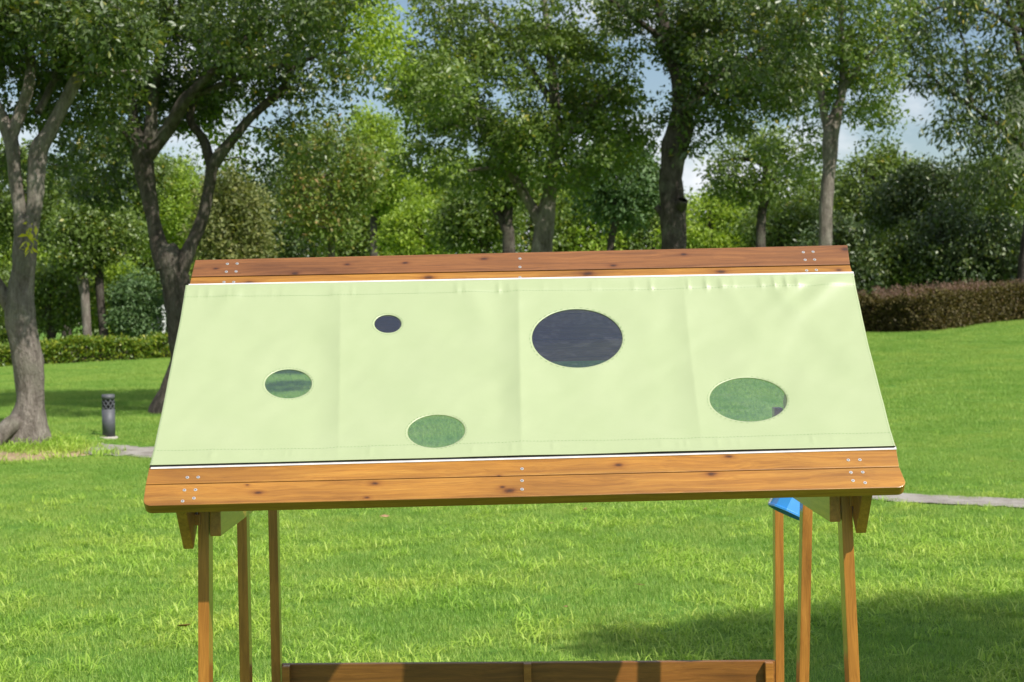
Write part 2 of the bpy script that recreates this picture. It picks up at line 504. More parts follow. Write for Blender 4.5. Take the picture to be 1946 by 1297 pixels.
def path_at(t):
    i = min(int(t), len(PATH_Y) - 2)
    f = t - i
    return PATH_Y[i].lerp(PATH_Y[i + 1], f), PATH_W[i] * (1 - f) + PATH_W[i + 1] * f
pv, pf = [], []
NT = 160
path_samples = []
for k in range(NT + 1):
    t = k / NT * (len(PATH_Y) - 1) * 0.9999
    c, w = path_at(t)
    c2, _ = path_at(min(t + 0.05, (len(PATH_Y) - 1) * 0.9999)); c1, _ = path_at(max(t - 0.05, 0))
    d = (c2 - c1); d.z = 0; d.normalize()
    s = Vector((-d.y, d.x, 0))
    path_samples.append((c.x, c.y, w))
    for j in range(5):
        e = (j / 2 - 1)
        wob = 0.16 * mnoise.noise(Vector((k * 0.31, e * 3, 5))) if abs(e) == 1 else 0
        p = c + s * w * (e * (1 + wob * 2))
        pv.append((p.x, p.y, ground(p.x, p.y) + 0.012))
for k in range(NT):
    for j in range(4):
        a = k * 5 + j
        pf.append((a, a + 1, a + 6, a + 5))
tag(place("gravel_path", np_mesh("gravel_path", pv, pf, smooth=True), mat=M_GRAVEL), "narrow grey gravel path crossing the lawn behind the play house", "path", kind="structure")
PS = np.array(path_samples)

# bare soil round the foot of the nearest tree
T1B = G(52, 842)
sv = [(T1B.x - 0.2, T1B.y - 0.55, ground(T1B.x - 0.2, T1B.y - 0.55) + 0.02)]
SOIL_C = (T1B.x - 0.3, T1B.y - 0.62)
rings = 5
SOILR = []
for k in range(48):
    a = k / 48 * 2 * math.pi
    SOILR.append((1.15 + 0.3 * mnoise.noise(Vector((math.cos(a) * 1.7, math.sin(a) * 1.7, 3.0)))))
sv, sf = [(SOIL_C[0], SOIL_C[1], ground(*SOIL_C) + 0.02)], []
for r_ in range(1, rings + 1):
    for k in range(48):
        a = k / 48 * 2 * math.pi
        rr = SOILR[k] * r_ / rings
        x, y = SOIL_C[0] + math.cos(a) * rr * 1.25, SOIL_C[1] + math.sin(a) * rr * 0.85
        sv.append((x, y, ground(x, y) + 0.018 * (1 - (r_ / rings) ** 3) + (0.004 if r_ < rings else -0.01)))
tri = [(0, 1 + k, 1 + (k + 1) % 48, 1 + (k + 1) % 48) for k in range(48)]
for r_ in range(rings - 1):
    for k in range(48):
        a = 1 + r_ * 48 + k; b_ = 1 + r_ * 48 + (k + 1) % 48
        sf.append((a, b_, b_ + 48, a + 48))
bm = bmesh.new()
bv = [bm.verts.new(v) for v in sv]
for t_ in tri: bm.faces.new((bv[t_[0]], bv[t_[1]], bv[t_[2]]))
for t_ in sf: bm.faces.new([bv[i] for i in t_])
tag(place("soil_patch", bm_mesh("soil_patch", bm, True), mat=M_SOIL), "bare sandy soil round the foot of the nearest tree", "soil", kind="structure")

# ------------------------------------------------------------------ grass
def blade_proto(name, n_bl, size, hmin, hmax, wid, lean, seg, m, seed):
    r = np.random.default_rng(seed)
    base = np.zeros((n_bl, 3)); base[:, :2] = r.uniform(-size / 2, size / 2, (n_bl, 2))
    h = r.uniform(hmin, hmax, n_bl)
    az = r.uniform(0, 2 * math.pi, n_bl)
    ln = r.uniform(0.15, 1.0, n_bl) * lean
    d = np.stack([np.cos(az), np.sin(az), np.zeros(n_bl)], 1)
    s = np.stack([-np.sin(az), np.cos(az), np.zeros(n_bl)], 1)
    tw = r.uniform(-0.8, 0.8, n_bl)
    s = s * np.cos(tw)[:, None] + d * np.sin(tw)[:, None]
    vs = []
    for k in range(seg + 1):
        t = k / seg
        bend = ln * t * t
        c = base + d * (h * bend)[:, None]
        c[:, 2] += h * t * np.sqrt(np.clip(1 - (bend * 0.85) ** 2, 0.12, 1))
        if k < seg:
            w = wid * (1 - t) ** 0.6 * r.uniform(0.8, 1.2, n_bl)
            vs.append(c - s * w[:, None] * 0.5); vs.append(c + s * w[:, None] * 0.5)
        else:
            vs.append(c)
    nv = len(vs)
    V = np.stack(vs, 1).reshape(-1, 3)
    off = np.arange(n_bl) * nv
    fs = []
    for k in range(seg - 1):
        a = 2 * k
        fs.append(np.stack([off + a, off + a + 1, off + a + 3], 1)); fs.append(np.stack([off + a, off + a + 3, off + a + 2], 1))
    fs.append(np.stack([off + 2 * (seg - 1), off + 2 * (seg - 1) + 1, off + 2 * seg], 1))
    me = np_mesh(name, V, np.concatenate(fs), np.repeat(r.uniform(0, 1, n_bl), nv))
    me.materials.append(m)
    return bpy.data.objects.new(name, me)

def scatter(name, pts, rot, scl, idx, protos, label):
    me = bpy.data.meshes.new(name)
    me.vertices.add(len(pts)); me.vertices.foreach_set("co", np.asarray(pts, np.float32).ravel())
    a = me.attributes.new("rot", 'FLOAT_VECTOR', 'POINT'); a.data.foreach_set("vector", np.asarray(rot, np.float32).ravel())
    a = me.attributes.new("scl", 'FLOAT', 'POINT'); a.data.foreach_set("value", np.asarray(scl, np.float32))
    a = me.attributes.new("idx", 'INT', 'POINT'); a.data.foreach_set("value", np.asarray(idx, np.int32))
    o = place(name, me)
    ng = bpy.data.node_groups.new(name, 'GeometryNodeTree')
    ng.interface.new_socket("Geometry", in_out='INPUT', socket_type='NodeSocketGeometry')
    ng.interface.new_socket("Geometry", in_out='OUTPUT', socket_type='NodeSocketGeometry')
    N, L = ng.nodes, ng.links
    gi, go = N.new("NodeGroupInput"), N.new("NodeGroupOutput")
    jn = N.new("GeometryNodeJoinGeometry")
    for k, p in enumerate(protos):
        oi = N.new("GeometryNodeObjectInfo"); oi.inputs['Object'].default_value = p
        oi.inputs['As Instance'].default_value = True
        ip = N.new("GeometryNodeInstanceOnPoints")
        na = N.new("GeometryNodeInputNamedAttribute"); na.data_type = 'INT'; na.inputs['Name'].default_value = "idx"
        cmp_ = N.new("FunctionNodeCompare"); cmp_.data_type = 'INT'; cmp_.operation = 'EQUAL'
        L.new(na.outputs[0], cmp_.inputs['A'] if False else [s for s in cmp_.inputs if s.enabled and s.name == 'A'][0])
        [s for s in cmp_.inputs if s.enabled and s.name == 'B'][0].default_value = k
        nr = N.new("GeometryNodeInputNamedAttribute"); nr.data_type = 'FLOAT_VECTOR'; nr.inputs['Name'].default_value = "rot"
        ns = N.new("GeometryNodeInputNamedAttribute"); ns.data_type = 'FLOAT'; ns.inputs['Name'].default_value = "scl"
        L.new(gi.outputs[0], ip.inputs['Points'])
        L.new(cmp_.outputs[0], ip.inputs['Selection'])
        L.new(oi.outputs['Geometry'], ip.inputs['Instance'])
        L.new(nr.outputs[0], ip.inputs['Rotation'])
        L.new(ns.outputs[0], ip.inputs['Scale'])
        L.new(ip.outputs[0], jn.inputs[0])
    L.new(jn.outputs[0], go.inputs[0])
    md = o.modifiers.new("scatter", 'NODES'); md.node_group = ng
    return tag(o, label, "grass", kind="stuff")

def off_path(P2, margin=0.0):
    keep = np.ones(len(P2), bool)
    for (x, y, w) in PS:
        keep &= ((P2[:, 0] - x) ** 2 + (P2[:, 1] - y) ** 2) > (w * 0.92 + margin) ** 2
    keep &= (((P2[:, 0] - SOIL_C[0]) / 1.3) ** 2 + ((P2[:, 1] - SOIL_C[1]) / 0.85) ** 2) > 1.0
    return keep

def wedge(y0, y1, sp, kx=0.36, ex=1.6):
    out = []
    y = y0
    while y < y1:
        hw = kx * y + ex
        n_ = int(2 * hw / sp) + 1
        x = -hw + sp * np.arange(n_)
        out.append(np.stack([x, np.full(n_, y)], 1)); y += sp
    p = np.concatenate(out)
    return p + rng.uniform(-sp * 0.45, sp * 0.45, p.shape)

turf = [blade_proto("turf_proto", 620, 0.42, 0.018, 0.042, 0.0042, 0.9, 1, M_TURF, 10 + k) for k in range(3)]
p1 = wedge(5.0, 22, 0.27); p2 = wedge(22, 47.5, 0.40)
p1 = p1[off_path(p1, 0.06)]; p2 = p2[off_path(p2, 0.1)]
tp = np.concatenate([p1, p2])
tz = np.array([ground(x, y) for x, y in tp]) - 0.002
ts = np.concatenate([rng.uniform(0.85, 1.15, len(p1)), rng.uniform(1.25, 1.7, len(p2))])
rot = np.zeros((len(tp), 3)); rot[:, 2] = rng.uniform(0, 6.28, len(tp))
scatter("short_grass", np.column_stack([tp, tz]), rot, ts, rng.integers(0, 3, len(tp)), turf, "short mown grass covering the whole lawn")

tufts = [blade_proto("tuft_proto", 22, 0.12, 0.028, 0.078, 0.0072, 2.4, 3, M_TUFT, 30 + k) for k in range(4)]
c = wedge(5.0, 16.5, 0.088, 0.34, 0.8)
dens = np.array([mnoise.noise(Vector((x * 1.1, y * 0.9, 1.7))) * 0.6 + mnoise.noise(Vector((x * 3.1, y * 2.6, 9.2))) * 0.45 for x, y in c])
fall = np.clip((17 - c[:, 1]) / 6.5, 0.05, 1)
keep = (rng.uniform(0, 1, len(c)) < np.clip(0.5 + 2.4 * dens, 0.03, 0.98) * fall) & off_path(c, 0.05)
c = c[keep]
far = wedge(16, 44, 1.1, 0.34, 0.8); far = far[off_path(far, 0.1)]
# tall tufts at the feet of the trees and on the soil
def ring_tufts(cx, cy, r0, r1, n_):
    a = rng.uniform(0, 6.28, n_); r = rng.uniform(r0, r1, n_)
    return np.column_stack([cx + np.cos(a) * r * 1.2, cy + np.sin(a) * r * 0.8])
foot_t = ring_tufts(T1B.x, T1B.y - 0.25, 0.28, 0.72, 90)
foot2 = np.concatenate([ring_tufts(T1B.x + 0.35, T1B.y - 0.1, 0.1, 0.5, 70), ring_tufts(SOIL_C[0] + 0.5, SOIL_C[1] - 0.1, 0.1, 1.0, 30), ring_tufts(SOIL_C[0], SOIL_C[1] - 0.3, 0.8, 1.25, 50)])
allp = np.concatenate([c, far, foot_t, foot2])
sz = np.concatenate([rng.uniform(0.4, 1.3, len(c)), rng.uniform(0.5, 1.0, len(far)), rng.uniform(0.6, 2.4, len(foot_t) + len(foot2)) ** 1.0])
az_ = np.array([ground(x, y) for x, y in allp])
rot = np.zeros((len(allp), 3)); rot[:, 2] = rng.uniform(0, 6.28, len(allp)); rot[:, 0] = rng.normal(0, 0.15, len(allp))
scatter("grass_tufts", np.column_stack([allp, az_]), rot, sz, rng.integers(0, 4, len(allp)), tufts, "coarse pale tufts of long-bladed grass standing out of the lawn")

# ------------------------------------------------------------------ trees
def catmull(pts, n_):
    pts = [np.array(p, float) for p in pts]
    pts = [2 * pts[0] - pts[1]] + pts + [2 * pts[-1] - pts[-2]]
    out = []
    for i in range(1, len(pts) - 2):
        p0, p1_, p2_, p3 = pts[i - 1:i + 3]
        for k in range(n_):
            t = k / n_
            out.append(0.5 * ((2 * p1_) + (-p0 + p2_) * t + (2 * p0 - 5 * p1_ + 4 * p2_ - p3) * t * t + (-p0 + 3 * p1_ - 3 * p2_ + p3) * t ** 3))
    out.append(pts[-2])
    return np.array(out)

class Tubes:
    def __init__(s): s.v, s.f, s.n = [], [], 0
    def add(s, pts, sides=8, knob=0.0, seed=0):
        """pts (n,4): x,y,z,r"""
        pts = np.asarray(pts)
        n_ = len(pts)
        tan = np.gradient(pts[:, :3], axis=0)
        tan /= np.linalg.norm(tan, axis=1)[:, None] + 1e-9
        ref = np.array([0.31, 0.95, 0.05])
        a = np.cross(tan, ref); a /= np.linalg.norm(a, axis=1)[:, None] + 1e-9
        b = np.cross(tan, a)
        ang = np.linspace(0, 2 * math.pi, sides, endpoint=False)
        R = np.repeat(pts[:, 3][:, None], sides, 1)
        if knob:
            for i in range(n_):
                for k in range(sides):
                    q_ = Vector((pts[i, 0] * 1.5 + math.cos(ang[k]) * 0.9, pts[i, 1] * 1.5 + math.sin(ang[k]) * 0.9 + seed, pts[i, 2] * 2.1))
                    R[i, k] *= 1 + knob * mnoise.noise(q_ * 1.3) + knob * 0.6 * mnoise.noise(q_ * 4.1)
        V = pts[:, None, :3] + R[:, :, None] * (np.cos(ang)[None, :, None] * a[:, None] + np.sin(ang)[None, :, None] * b[:, None])
        s.v.append(V.reshape(-1, 3))
        i, k = np.meshgrid(np.arange(n_ - 1), np.arange(sides), indexing='ij')
        k2 = (k + 1) % sides
        s.f.append(np.stack([i * sides + k, i * sides + k2, (i + 1) * sides + k2, (i + 1) * sides + k], -1).reshape(-1, 4) + s.n)
        s.n += n_ * sides
    def mesh(s, name): return np_mesh(name, np.concatenate(s.v), np.concatenate(s.f), smooth=True)

def leaves(C, n_per, spread, size, r, flat=0.6, narrow=0.5, droop=0.25, outc=None):
    """leaf diamonds round the clump centres C"""
    n_ = len(C) * n_per
    cc = np.repeat(C, n_per, 0)
    g = r.normal(0, 1, (n_, 3)); g *= np.array([1, 1, flat])
    sp = np.repeat(r.uniform(0.7, 1.35, len(C)), n_per) * spread
    rad = np.linalg.norm(g, axis=1)
    g *= (np.minimum(rad, 2.0) / (rad + 1e-9))[:, None]
    b = cc + g * sp[:, None] * 0.62
    d = g / (np.linalg.norm(g, axis=1)[:, None] + 1e-9) * 0.6 + r.normal(0, 0.7, (n_, 3)); d[:, 2] -= droop
    d /= np.linalg.norm(d, axis=1)[:, None]
    nn = r.normal(0, 0.75, (n_, 3)); nn[:, 2] += 0.75
    s = np.cross(nn, d); s /= np.linalg.norm(s, axis=1)[:, None] + 1e-9
    nrm = np.cross(d, s)
    L_ = size * r.uniform(0.5, 1.45, n_); w = L_ * narrow
    m = b + d * (L_ * 0.45)[:, None]
    lift = nrm * (w * 0.16)[:, None]
    V = np.stack([b, m + s * (w / 2)[:, None] + lift, b + d * L_[:, None], m - s * (w / 2)[:, None] + lift], 1).reshape(-1, 3)
    o = np.arange(n_) * 4
    Fc = np.concatenate([np.stack([o, o + 1, o + 2], 1), np.stack([o, o + 2, o + 3], 1)])
    cl = np.repeat(r.normal(0, 0.13, len(C)), n_per)
    rd = np.clip(r.beta(2.2, 2.6, n_) + cl, 0, 1)
    yel = r.uniform(0, 1, n_) < 0.002
    rd[yel] = 1.0
    return V, Fc, np.repeat(rd, 4)

def blob_pts(r, c, rad, n_, shell=0.55):
    g = r.normal(0, 1, (n_, 3)); g /= np.linalg.norm(g, axis=1)[:, None]
    u = r.uniform(0, 1, n_) ** (1 / 3) * shell + (1 - shell) * r.uniform(0.75, 1.0, n_) if shell < 1 else r.uniform(0, 1, n_) ** (1 / 3)
    return np.array(c) + g * np.array(rad) * u[:, None]

def tree(name, label, base, limbs, blobs, leaf, barkm, seed, n_per=55, spread=0.30, size=0.075, narrow=0.5, flat=0.6,
         droop=0.25, group="park trees", twig_r=0.014, cat="tree", sides=12, shell=0.6, knob=0.14, extra=None):
    """limbs: polylines of (x,y,z,r) in metres; blobs: (centre, radii, clumps)"""
    r = np.random.default_rng(seed)
    root = empty(name, base, label, cat, group)
    tb = Tubes()
    nodes = []
    for k, pl in enumerate(limbs):
        cm = catmull(pl, 6)
        cm[:, 3] = np.maximum(cm[:, 3], 0.006)
        tb.add(cm, sides if k == 0 else max(7, sides - 3), knob, seed)
        up = cm[int(len(cm) * (0.55 if k == 0 else 0.25)):]
        nodes.append(up)
    nodes = np.concatenate(nodes)
    C = np.concatenate([blob_pts(r, b[0], b[1], b[2], shell) for b in blobs])
    C = C[C[:, 2] > base.z + 0.15]
    d0 = np.array([np.min(np.linalg.norm(nodes[:, :3] - c_, axis=1)) for c_ in C])
    tw_nodes = list(nodes)
    arr = np.array(tw_nodes)
    for ci in np.argsort(d0):
        c_ = C[ci]
        dist = np.linalg.norm(arr[:, :3] - c_, axis=1) + 0.7 * np.maximum(0, arr[:, 2] - c_[2])
        j = int(np.argmin(dist)); a = arr[j]
        ln = np.linalg.norm(c_ - a[:3])
        if ln < 0.08: continue
        r0 = min(a[3] * 0.8, twig_r * (0.6 + 0.5 * ln)); r1 = 0.0035
        mid = (a[:3] + c_) / 2 + r.normal(0, 0.10, 3) * ln + np.array([0, 0, 0.10 * ln])
        pl = catmull([(*a[:3], r0), (*mid, (r0 + r1) / 2), (*c_, r1)], 3)
        tb.add(pl, 4)
        arr = np.concatenate([arr, pl[2:]])
    place("trunk", tb.mesh("trunk"), None, root, barkm)
    V, Fc, rd = leaves(C, n_per, spread, size, r, flat, narrow, droop)
    place("crown", np_mesh("crown", V, Fc, rd), None, root, leaf)
    if extra: extra(root)
    return root

def PL(Y, pts, dy=0.0):
    """pixel polyline (px,py,radius px [,depth offset]) at distance Y"""
    out = []
    for p in pts:
        yy = Y + (p[3] if len(p) > 3 else 0.0)
        q_ = P(p[0], p[1], yy)
        out.append((q_.x, q_.y, q_.z, p[2] / F * yy))
    return out

DENS = 0.74
def BL(Y, px, py, rx, rz, n_, ry=None, dy=0.0):
    """crown lobe: pixel centre and radii at distance Y, depth radius ry metres"""
    yy = Y + dy
    q_ = P(px, py, yy)
    a, b = rx / F * yy, rz / F * yy
    return ((q_.x, q_.y, q_.z), (a, ry if ry else a, b), max(4, int(n_ * DENS)))

def foot(pl, extra_r=1.45):
    """carry the first limb down into the ground with a flared foot"""
    x, y, z, r = pl[0]
    g = ground(x, y)
    low = [(x, y, g - 0.12, r * extra_r)]
    if z > g + 0.35: low.append((x, y, g + 0.22, r * 1.1))
    return low + [p for p in pl if p[2] > g + 0.3]

# -- nearest tree, left edge of the lawn
Y1 = T1B.y
l1 = [foot(PL(Y1, [(46, 842, 40), (57, 775, 29), (56, 710, 28), (47, 655, 28), (39, 600, 29), (39, 555, 25), (46, 505, 22), (49, 450, 22), (49, 415, 20)]), 1.5),
      PL(Y1, [(45, 450, 17), (36, 385, 13), (28, 330, 13), (20, 265, 14), (-12, 190, 11), (-45, 90, 9), (-60, -60, 6)]),
      PL(Y1, [(20, 262, 13), (42, 205, 11), (56, 150, 10), (55, 100, 8, 0.2), (30, 55, 6, 0.3), (15, -40, 4, 0.4)]),
      PL(Y1, [(54, 455, 17), (67, 380, 16), (70, 330, 17), (74, 285, 17), (97, 245, 14), (126, 190, 13), (150, 145, 12), (188, 105, 8), (215, 20, 6), (230, -90, 4)]),
      PL(Y1, [(72, 215, 7, 0.3), (90, 180, 7, 0.5), (108, 140, 7, 0.7), (128, 98, 6, 0.9), (120, 0, 5, 1.0)]),
      PL(Y1, [(20, 585, 14), (-2, 545, 13), (-40, 490, 9), (-80, 420, 6), (-95, 330, 4), (-100, 230, 2)]),
      PL(Y1, [(40, 800, 20, -0.05), (12, 815, 17, -0.3), (-12, 850, 12, -0.45)]),
      PL(Y1, [(150, 148, 6), (200, 140, 4, -0.3), (260, 135, 3, -0.5)])]
b1 = [BL(Y1, 215, 55, 62, 60, 60, 0.6, -1.9), BL(Y1, 60, 70, 175, 85, 180, 1.5, 0.9), BL(Y1, -60, 0, 170, 150, 110, 1.8), BL(Y1, 140, -60, 190, 130, 150, 1.7),
      BL(Y1, 190, 80, 110, 75, 80, 1.2), BL(Y1, 10, 170, 120, 65, 75, 1.0, 1.3), BL(Y1, 150, 200, 80, 60, 34, 0.8, 1.1), BL(Y1, 215, 150, 60, 60, 40, 0.8, 0.9), BL(Y1, 60, 30, 130, 50, 60, 0.9, -0.8), BL(Y1, 110, 300, 60, 50, 9, 0.7, 0.8), BL(Y1, -10, 330, 50, 60, 10, 0.6, 0.6), BL(Y1, 40, -260, 220, 130, 120, 1.8)]
def yellow_sprig(root):
    p = P(57, 425, Y1 - 0.35)
    r = np.random.default_rng(5)
    pts = np.array([[p.x + 0.012 * math.sin(k * 0.8), p.y, p.z - 0.045 * k] for k in range(8)])
    V, Fc, rd = leaves(pts, 4, 0.05, 0.10, r, 0.5, 0.4, 0.6)
    place("sprig", np_mesh("sprig", V, Fc, rd), None, root, L_YELLOW)
tree("broad_tree", "nearest tree, forked grey trunk on bare soil at the left edge", T1B, l1, b1, L_DEEP, M_BARK, 1, 66, 0.20, 0.08, extra=yellow_sprig)

# -- second tree, half hidden by the left edge of the roof
T2B = G(315, 787); Y2 = T2B.y
l2 = [foot(PL(Y2, [(315, 785, 30), (332, 750, 27), (346, 700, 26), (348, 640, 27), (340, 570, 29), (331, 522, 27), (322, 492, 27), (312, 470, 20)]), 1.3),
      PL(Y2, [(318, 508, 24), (301, 465, 17), (290, 415, 14), (282, 370, 16), (275, 325, 20), (268, 288, 19), (257, 245, 12), (250, 200, 10), (235, 120, 7), (215, 0, 5)]),
      PL(Y2, [(274, 310, 16), (286, 255, 14), (290, 200, 11), (300, 120, 9), (320, 20, 6), (330, -80, 5)]),
      PL(Y2, [(278, 300, 14), (318, 248, 13, -0.1), (348, 195, 13, -0.3), (375, 165, 9, -0.4), (430, 110, 7, -0.5), (500, 40, 5, -0.7)]),
      PL(Y2, [(340, 512, 20), (362, 468, 13), (379, 430, 12), (391, 390, 11), (399, 345, 11), (406, 312, 13), (440, 268, 10), (478, 222, 9), (538, 168, 8), (556, 130, 6), (600, 108, 4), (660, 100, 3)]),
      PL(Y2, [(402, 322, 10), (388, 270, 9, 0.2), (362, 228, 8, 0.3), (372, 180, 6, 0.4)]),
      PL(Y2, [(276, 296, 7), (245, 262, 6, -0.2), (222, 240, 5, -0.4), (190, 225, 3, -0.5)]),
      PL(Y2, [(375, 180, 6, -0.3), (450, 150, 6, -0.3), (520, 128, 5, -0.3), (560, 120, 3)])]
b2 = [BL(Y2, 480, 50, 150, 80, 62, 1.5, -2.3), BL(Y2, 560, -40, 150, 90, 60, 1.4, -3.2), BL(Y2, 330, 90, 190, 115, 210, 1.9, 0.8), BL(Y2, 480, 30, 190, 105, 190, 2.1), BL(Y2, 330, 190, 130, 55, 60, 1.1, 1.3),
      BL(Y2, 610, 150, 105, 42, 34, 1.1), BL(Y2, 590, 255, 95, 62, 26, 1.0), BL(Y2, 300, -120, 280, 140, 150, 2.2), BL(Y2, 220, 210, 80, 75, 50, 1.2), BL(Y2, 180, 310, 85, 85, 55, 1.0, 1.4),
      BL(Y2, 455, 150, 80, 45, 32, 1.2), BL(Y2, 500, 300, 60, 50, 11, 0.8), BL(Y2, 560, -60, 220, 80, 70, 2.0)]
def sunlit_top(root):
    r = np.random.default_rng(15)
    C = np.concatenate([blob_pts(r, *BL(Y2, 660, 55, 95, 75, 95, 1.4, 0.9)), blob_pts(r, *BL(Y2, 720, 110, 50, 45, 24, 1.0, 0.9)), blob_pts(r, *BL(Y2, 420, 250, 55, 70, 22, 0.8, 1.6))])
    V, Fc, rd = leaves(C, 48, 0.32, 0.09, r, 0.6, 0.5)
    o = place("crown_lobe", np_mesh("crown_lobe", V, Fc, rd), None, root, L_LIME)  # backlit leaves: sunlight put into the yellow-green leaf colour
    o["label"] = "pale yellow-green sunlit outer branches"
tree("broad_tree", "tree with a wide V fork half hidden behind the roof's left edge", T2B, l2, b2, L_DEEP, M_BARK_SHADED, 2, 66, 0.215, 0.09, extra=sunlit_top)

# -- centre tree above the ridge board
Y3 = 33.0
l3 = [foot(PL(Y3, [(1024, 660, 24), (1026, 560, 22), (1030, 480, 20), (1036, 420, 19), (1044, 370, 14), (1050, 325, 12), (1056, 250, 10), (1052, 160, 9), (1040, 60, 7), (1030, -60, 5)])),
      PL(Y3, [(1032, 430, 14), (1005, 385, 10), (975, 335, 9), (948, 290, 8), (922, 255, 7), (890, 210, 5), (850, 170, 3)]),
      PL(Y3, [(960, 315, 5), (930, 320, 4, -0.4), (890, 325, 3, -0.8)]),
      PL(Y3, [(1052, 300, 7), (1100, 230, 6, -0.4), (1150, 180, 5, -0.6), (1190, 150, 3, -0.6)]),
      PL(Y3, [(1053, 200, 7), (1000, 120, 6, 0.4), (950, 60, 5, 0.6), (900, 10, 3, 0.8)])]
b3 = [BL(Y3, 815, 165, 75, 60, 70, 1.5, -4.8), BL(Y3, 985, 170, 215, 130, 330, 2.2), BL(Y3, 1085, 280, 135, 85, 150, 1.6, -0.5), BL(Y3, 880, 280, 130, 85, 140, 1.6), BL(Y3, 850, 120, 110, 120, 110, 1.6),
      BL(Y3, 1000, 20, 220, 110, 170, 2.2), BL(Y3, 1130, 130, 95, 95, 85, 1.5), BL(Y3, 1180, 250, 60, 85, 45, 1.1), BL(Y3, 800, 200, 70, 60, 30, 1.0), BL(Y3, 950, -130, 240, 110, 80, 2)]
tree("broad_tree", "full round tree with a forked trunk rising behind the ridge board's middle", Vector((l3[0][0][0], Y3, ground(l3[0][0][0], Y3))), l3, b3, L_MID, M_BARK, 3, 64, 0.225, 0.095)

# -- thick trunk right of the centre
Y4 = 31.0
l4 = [foot(PL(Y4, [(1284, 680, 27), (1282, 560, 25), (1280, 480, 24), (1280, 410, 25), (1275, 350, 22), (1280, 290, 24), (1294, 240, 25), (1296, 200, 20), (1290, 150, 15), (1272, 100, 13), (1262, 50, 11), (1245, -20, 9), (1230, -120, 6)])),
      PL(Y4, [(1298, 235, 15), (1325, 180, 12), (1360, 150, 10), (1398, 125, 8), (1440, 100, 5), (1490, 70, 4)]),
      PL(Y4, [(1294, 190, 12), (1305, 120, 10, 0.3), (1325, 50, 8, 0.5), (1350, -50, 6, 0.6)]),
      PL(Y4, [(1268, 90, 8), (1240, 60, 6, -0.2), (1200, 30, 5, -0.3), (1160, 0, 3, -0.4)]),
      PL(Y4, [(1262, 410, 8), (1252, 398, 7), (1247, 392, 6)]),
      PL(Y4, [(1292, 392, 14, -0.12), (1297, 384, 11, -0.28), (1298, 380, 9, -0.31)])]
b4 = [BL(Y4, 1440, 90, 120, 80, 56, 1.3, -2.2), BL(Y4, 1500, -10, 120, 80, 50, 1.3, -3.0), BL(Y4, 1400, 80, 150, 100, 210, 1.9), BL(Y4, 1270, 10, 140, 85, 110, 1.8), BL(Y4, 1480, 160, 85, 75, 80, 1.3), BL(Y4, 1350, 190, 75, 55, 46, 1.1),
      BL(Y4, 1250, 215, 22, 30, 6, 0.4), BL(Y4, 1400, -80, 220, 110, 90, 2.0), BL(Y4, 1420, 210, 80, 45, 30, 1.1), BL(Y4, 1200, 25, 60, 45, 22, 0.9), BL(Y4, 1320, 250, 40, 50, 14, 0.7)]
tree("broad_tree", "tree with the thickest bare trunk and a pruned knot, right of the centre", Vector((l4[0][0][0], Y4, ground(l4[0][0][0], Y4))), l4, b4, L_DEEP, M_BARKD, 4, 64, 0.22, 0.095)

# -- slim pale trunk behind the right end of the ridge
Y5 = 36.0
l5 = [foot(PL(Y5, [(1558, 680, 14), (1563, 560, 13), (1568, 470, 13), (1570, 390, 13), (1577, 310, 13), (1580, 250, 15), (1596, 195, 9), (1602, 150, 8), (1600, 60, 6), (1590, -60, 4)])),
      PL(Y5, [(1576, 262, 10), (1566, 215, 8), (1555, 150, 7), (1530, 60, 5), (1510, -40, 4)]),
      PL(Y5, [(1600, 170, 6), (1640, 120, 5, -0.3), (1690, 70, 3, -0.4)])]
b5 = [BL(Y5, 1570, 90, 110, 110, 120, 1.7, 0.8), BL(Y5, 1640, 130, 75, 110, 80, 1.4), BL(Y5, 1650, 20, 90, 80, 60, 1.5), BL(Y5, 1540, 190, 80, 60, 46, 1.3, 1.0),
      BL(Y5, 1680, 240, 45, 55, 16, 0.9, 0.5), BL(Y5, 1590, -80, 160, 80, 60, 1.8), BL(Y5, 1500, 290, 70, 45, 20, 1.1, 2.0)]
tree("slim_tree", "tree with a slim pale straight trunk behind the ridge's right end", Vector((l5[0][0][0], Y5, ground(l5[0][0][0], Y5))), l5, b5, L_MID, M_BARK, 5, 60, 0.24, 0.10)

# -- tree at the right edge, its boughs reaching into the picture
Y6 = 47.6
l6 = [foot(PL(Y6, [(1952, 640, 17), (1947, 540, 15), (1955, 450, 14), (1972, 370, 13), (1980, 300, 12), (1975, 210, 11), (1960, 110, 10), (1940, 10, 8), (1915, -90, 6)])),
      PL(Y6, [(1980, 330, 8), (1955, 290, 7), (1930, 262, 7), (1895, 238, 6), (1850, 205, 4), (1800, 170, 3), (1755, 135, 2)]),
      PL(Y6, [(1975, 200, 7), (1955, 150, 6), (1935, 90, 5), (1920, 20, 4), (1890, -60, 3)]),
      PL(Y6, [(1850, 205, 3), (1838, 150, 3), (1835, 90, 2), (1815, 40, 2)]),
      PL(Y6, [(1940, 60, 5), (1870, 20, 4), (1800, 10, 3), (1740, 40, 2)])]
b6 = [BL(Y6, 1790, 130, 85, 40, 42, 1.6), BL(Y6, 1770, 30, 95, 45, 50, 1.8), BL(Y6, 1860, 235, 80, 45, 60, 1.6), BL(Y6, 1925, 120, 45, 90, 50, 1.6),
      BL(Y6, 1880, 10, 80, 40, 46, 1.6), BL(Y6, 1800, -90, 200, 80, 60, 2.0), BL(Y6, 2040, 60, 110, 160, 90, 2.0), BL(Y6, 1735, 90, 35, 60, 24, 1.2), BL(Y6, 1890, 320, 70, 60, 50, 1.4), BL(Y6, 1830, 170, 60, 35, 22, 1.2)]
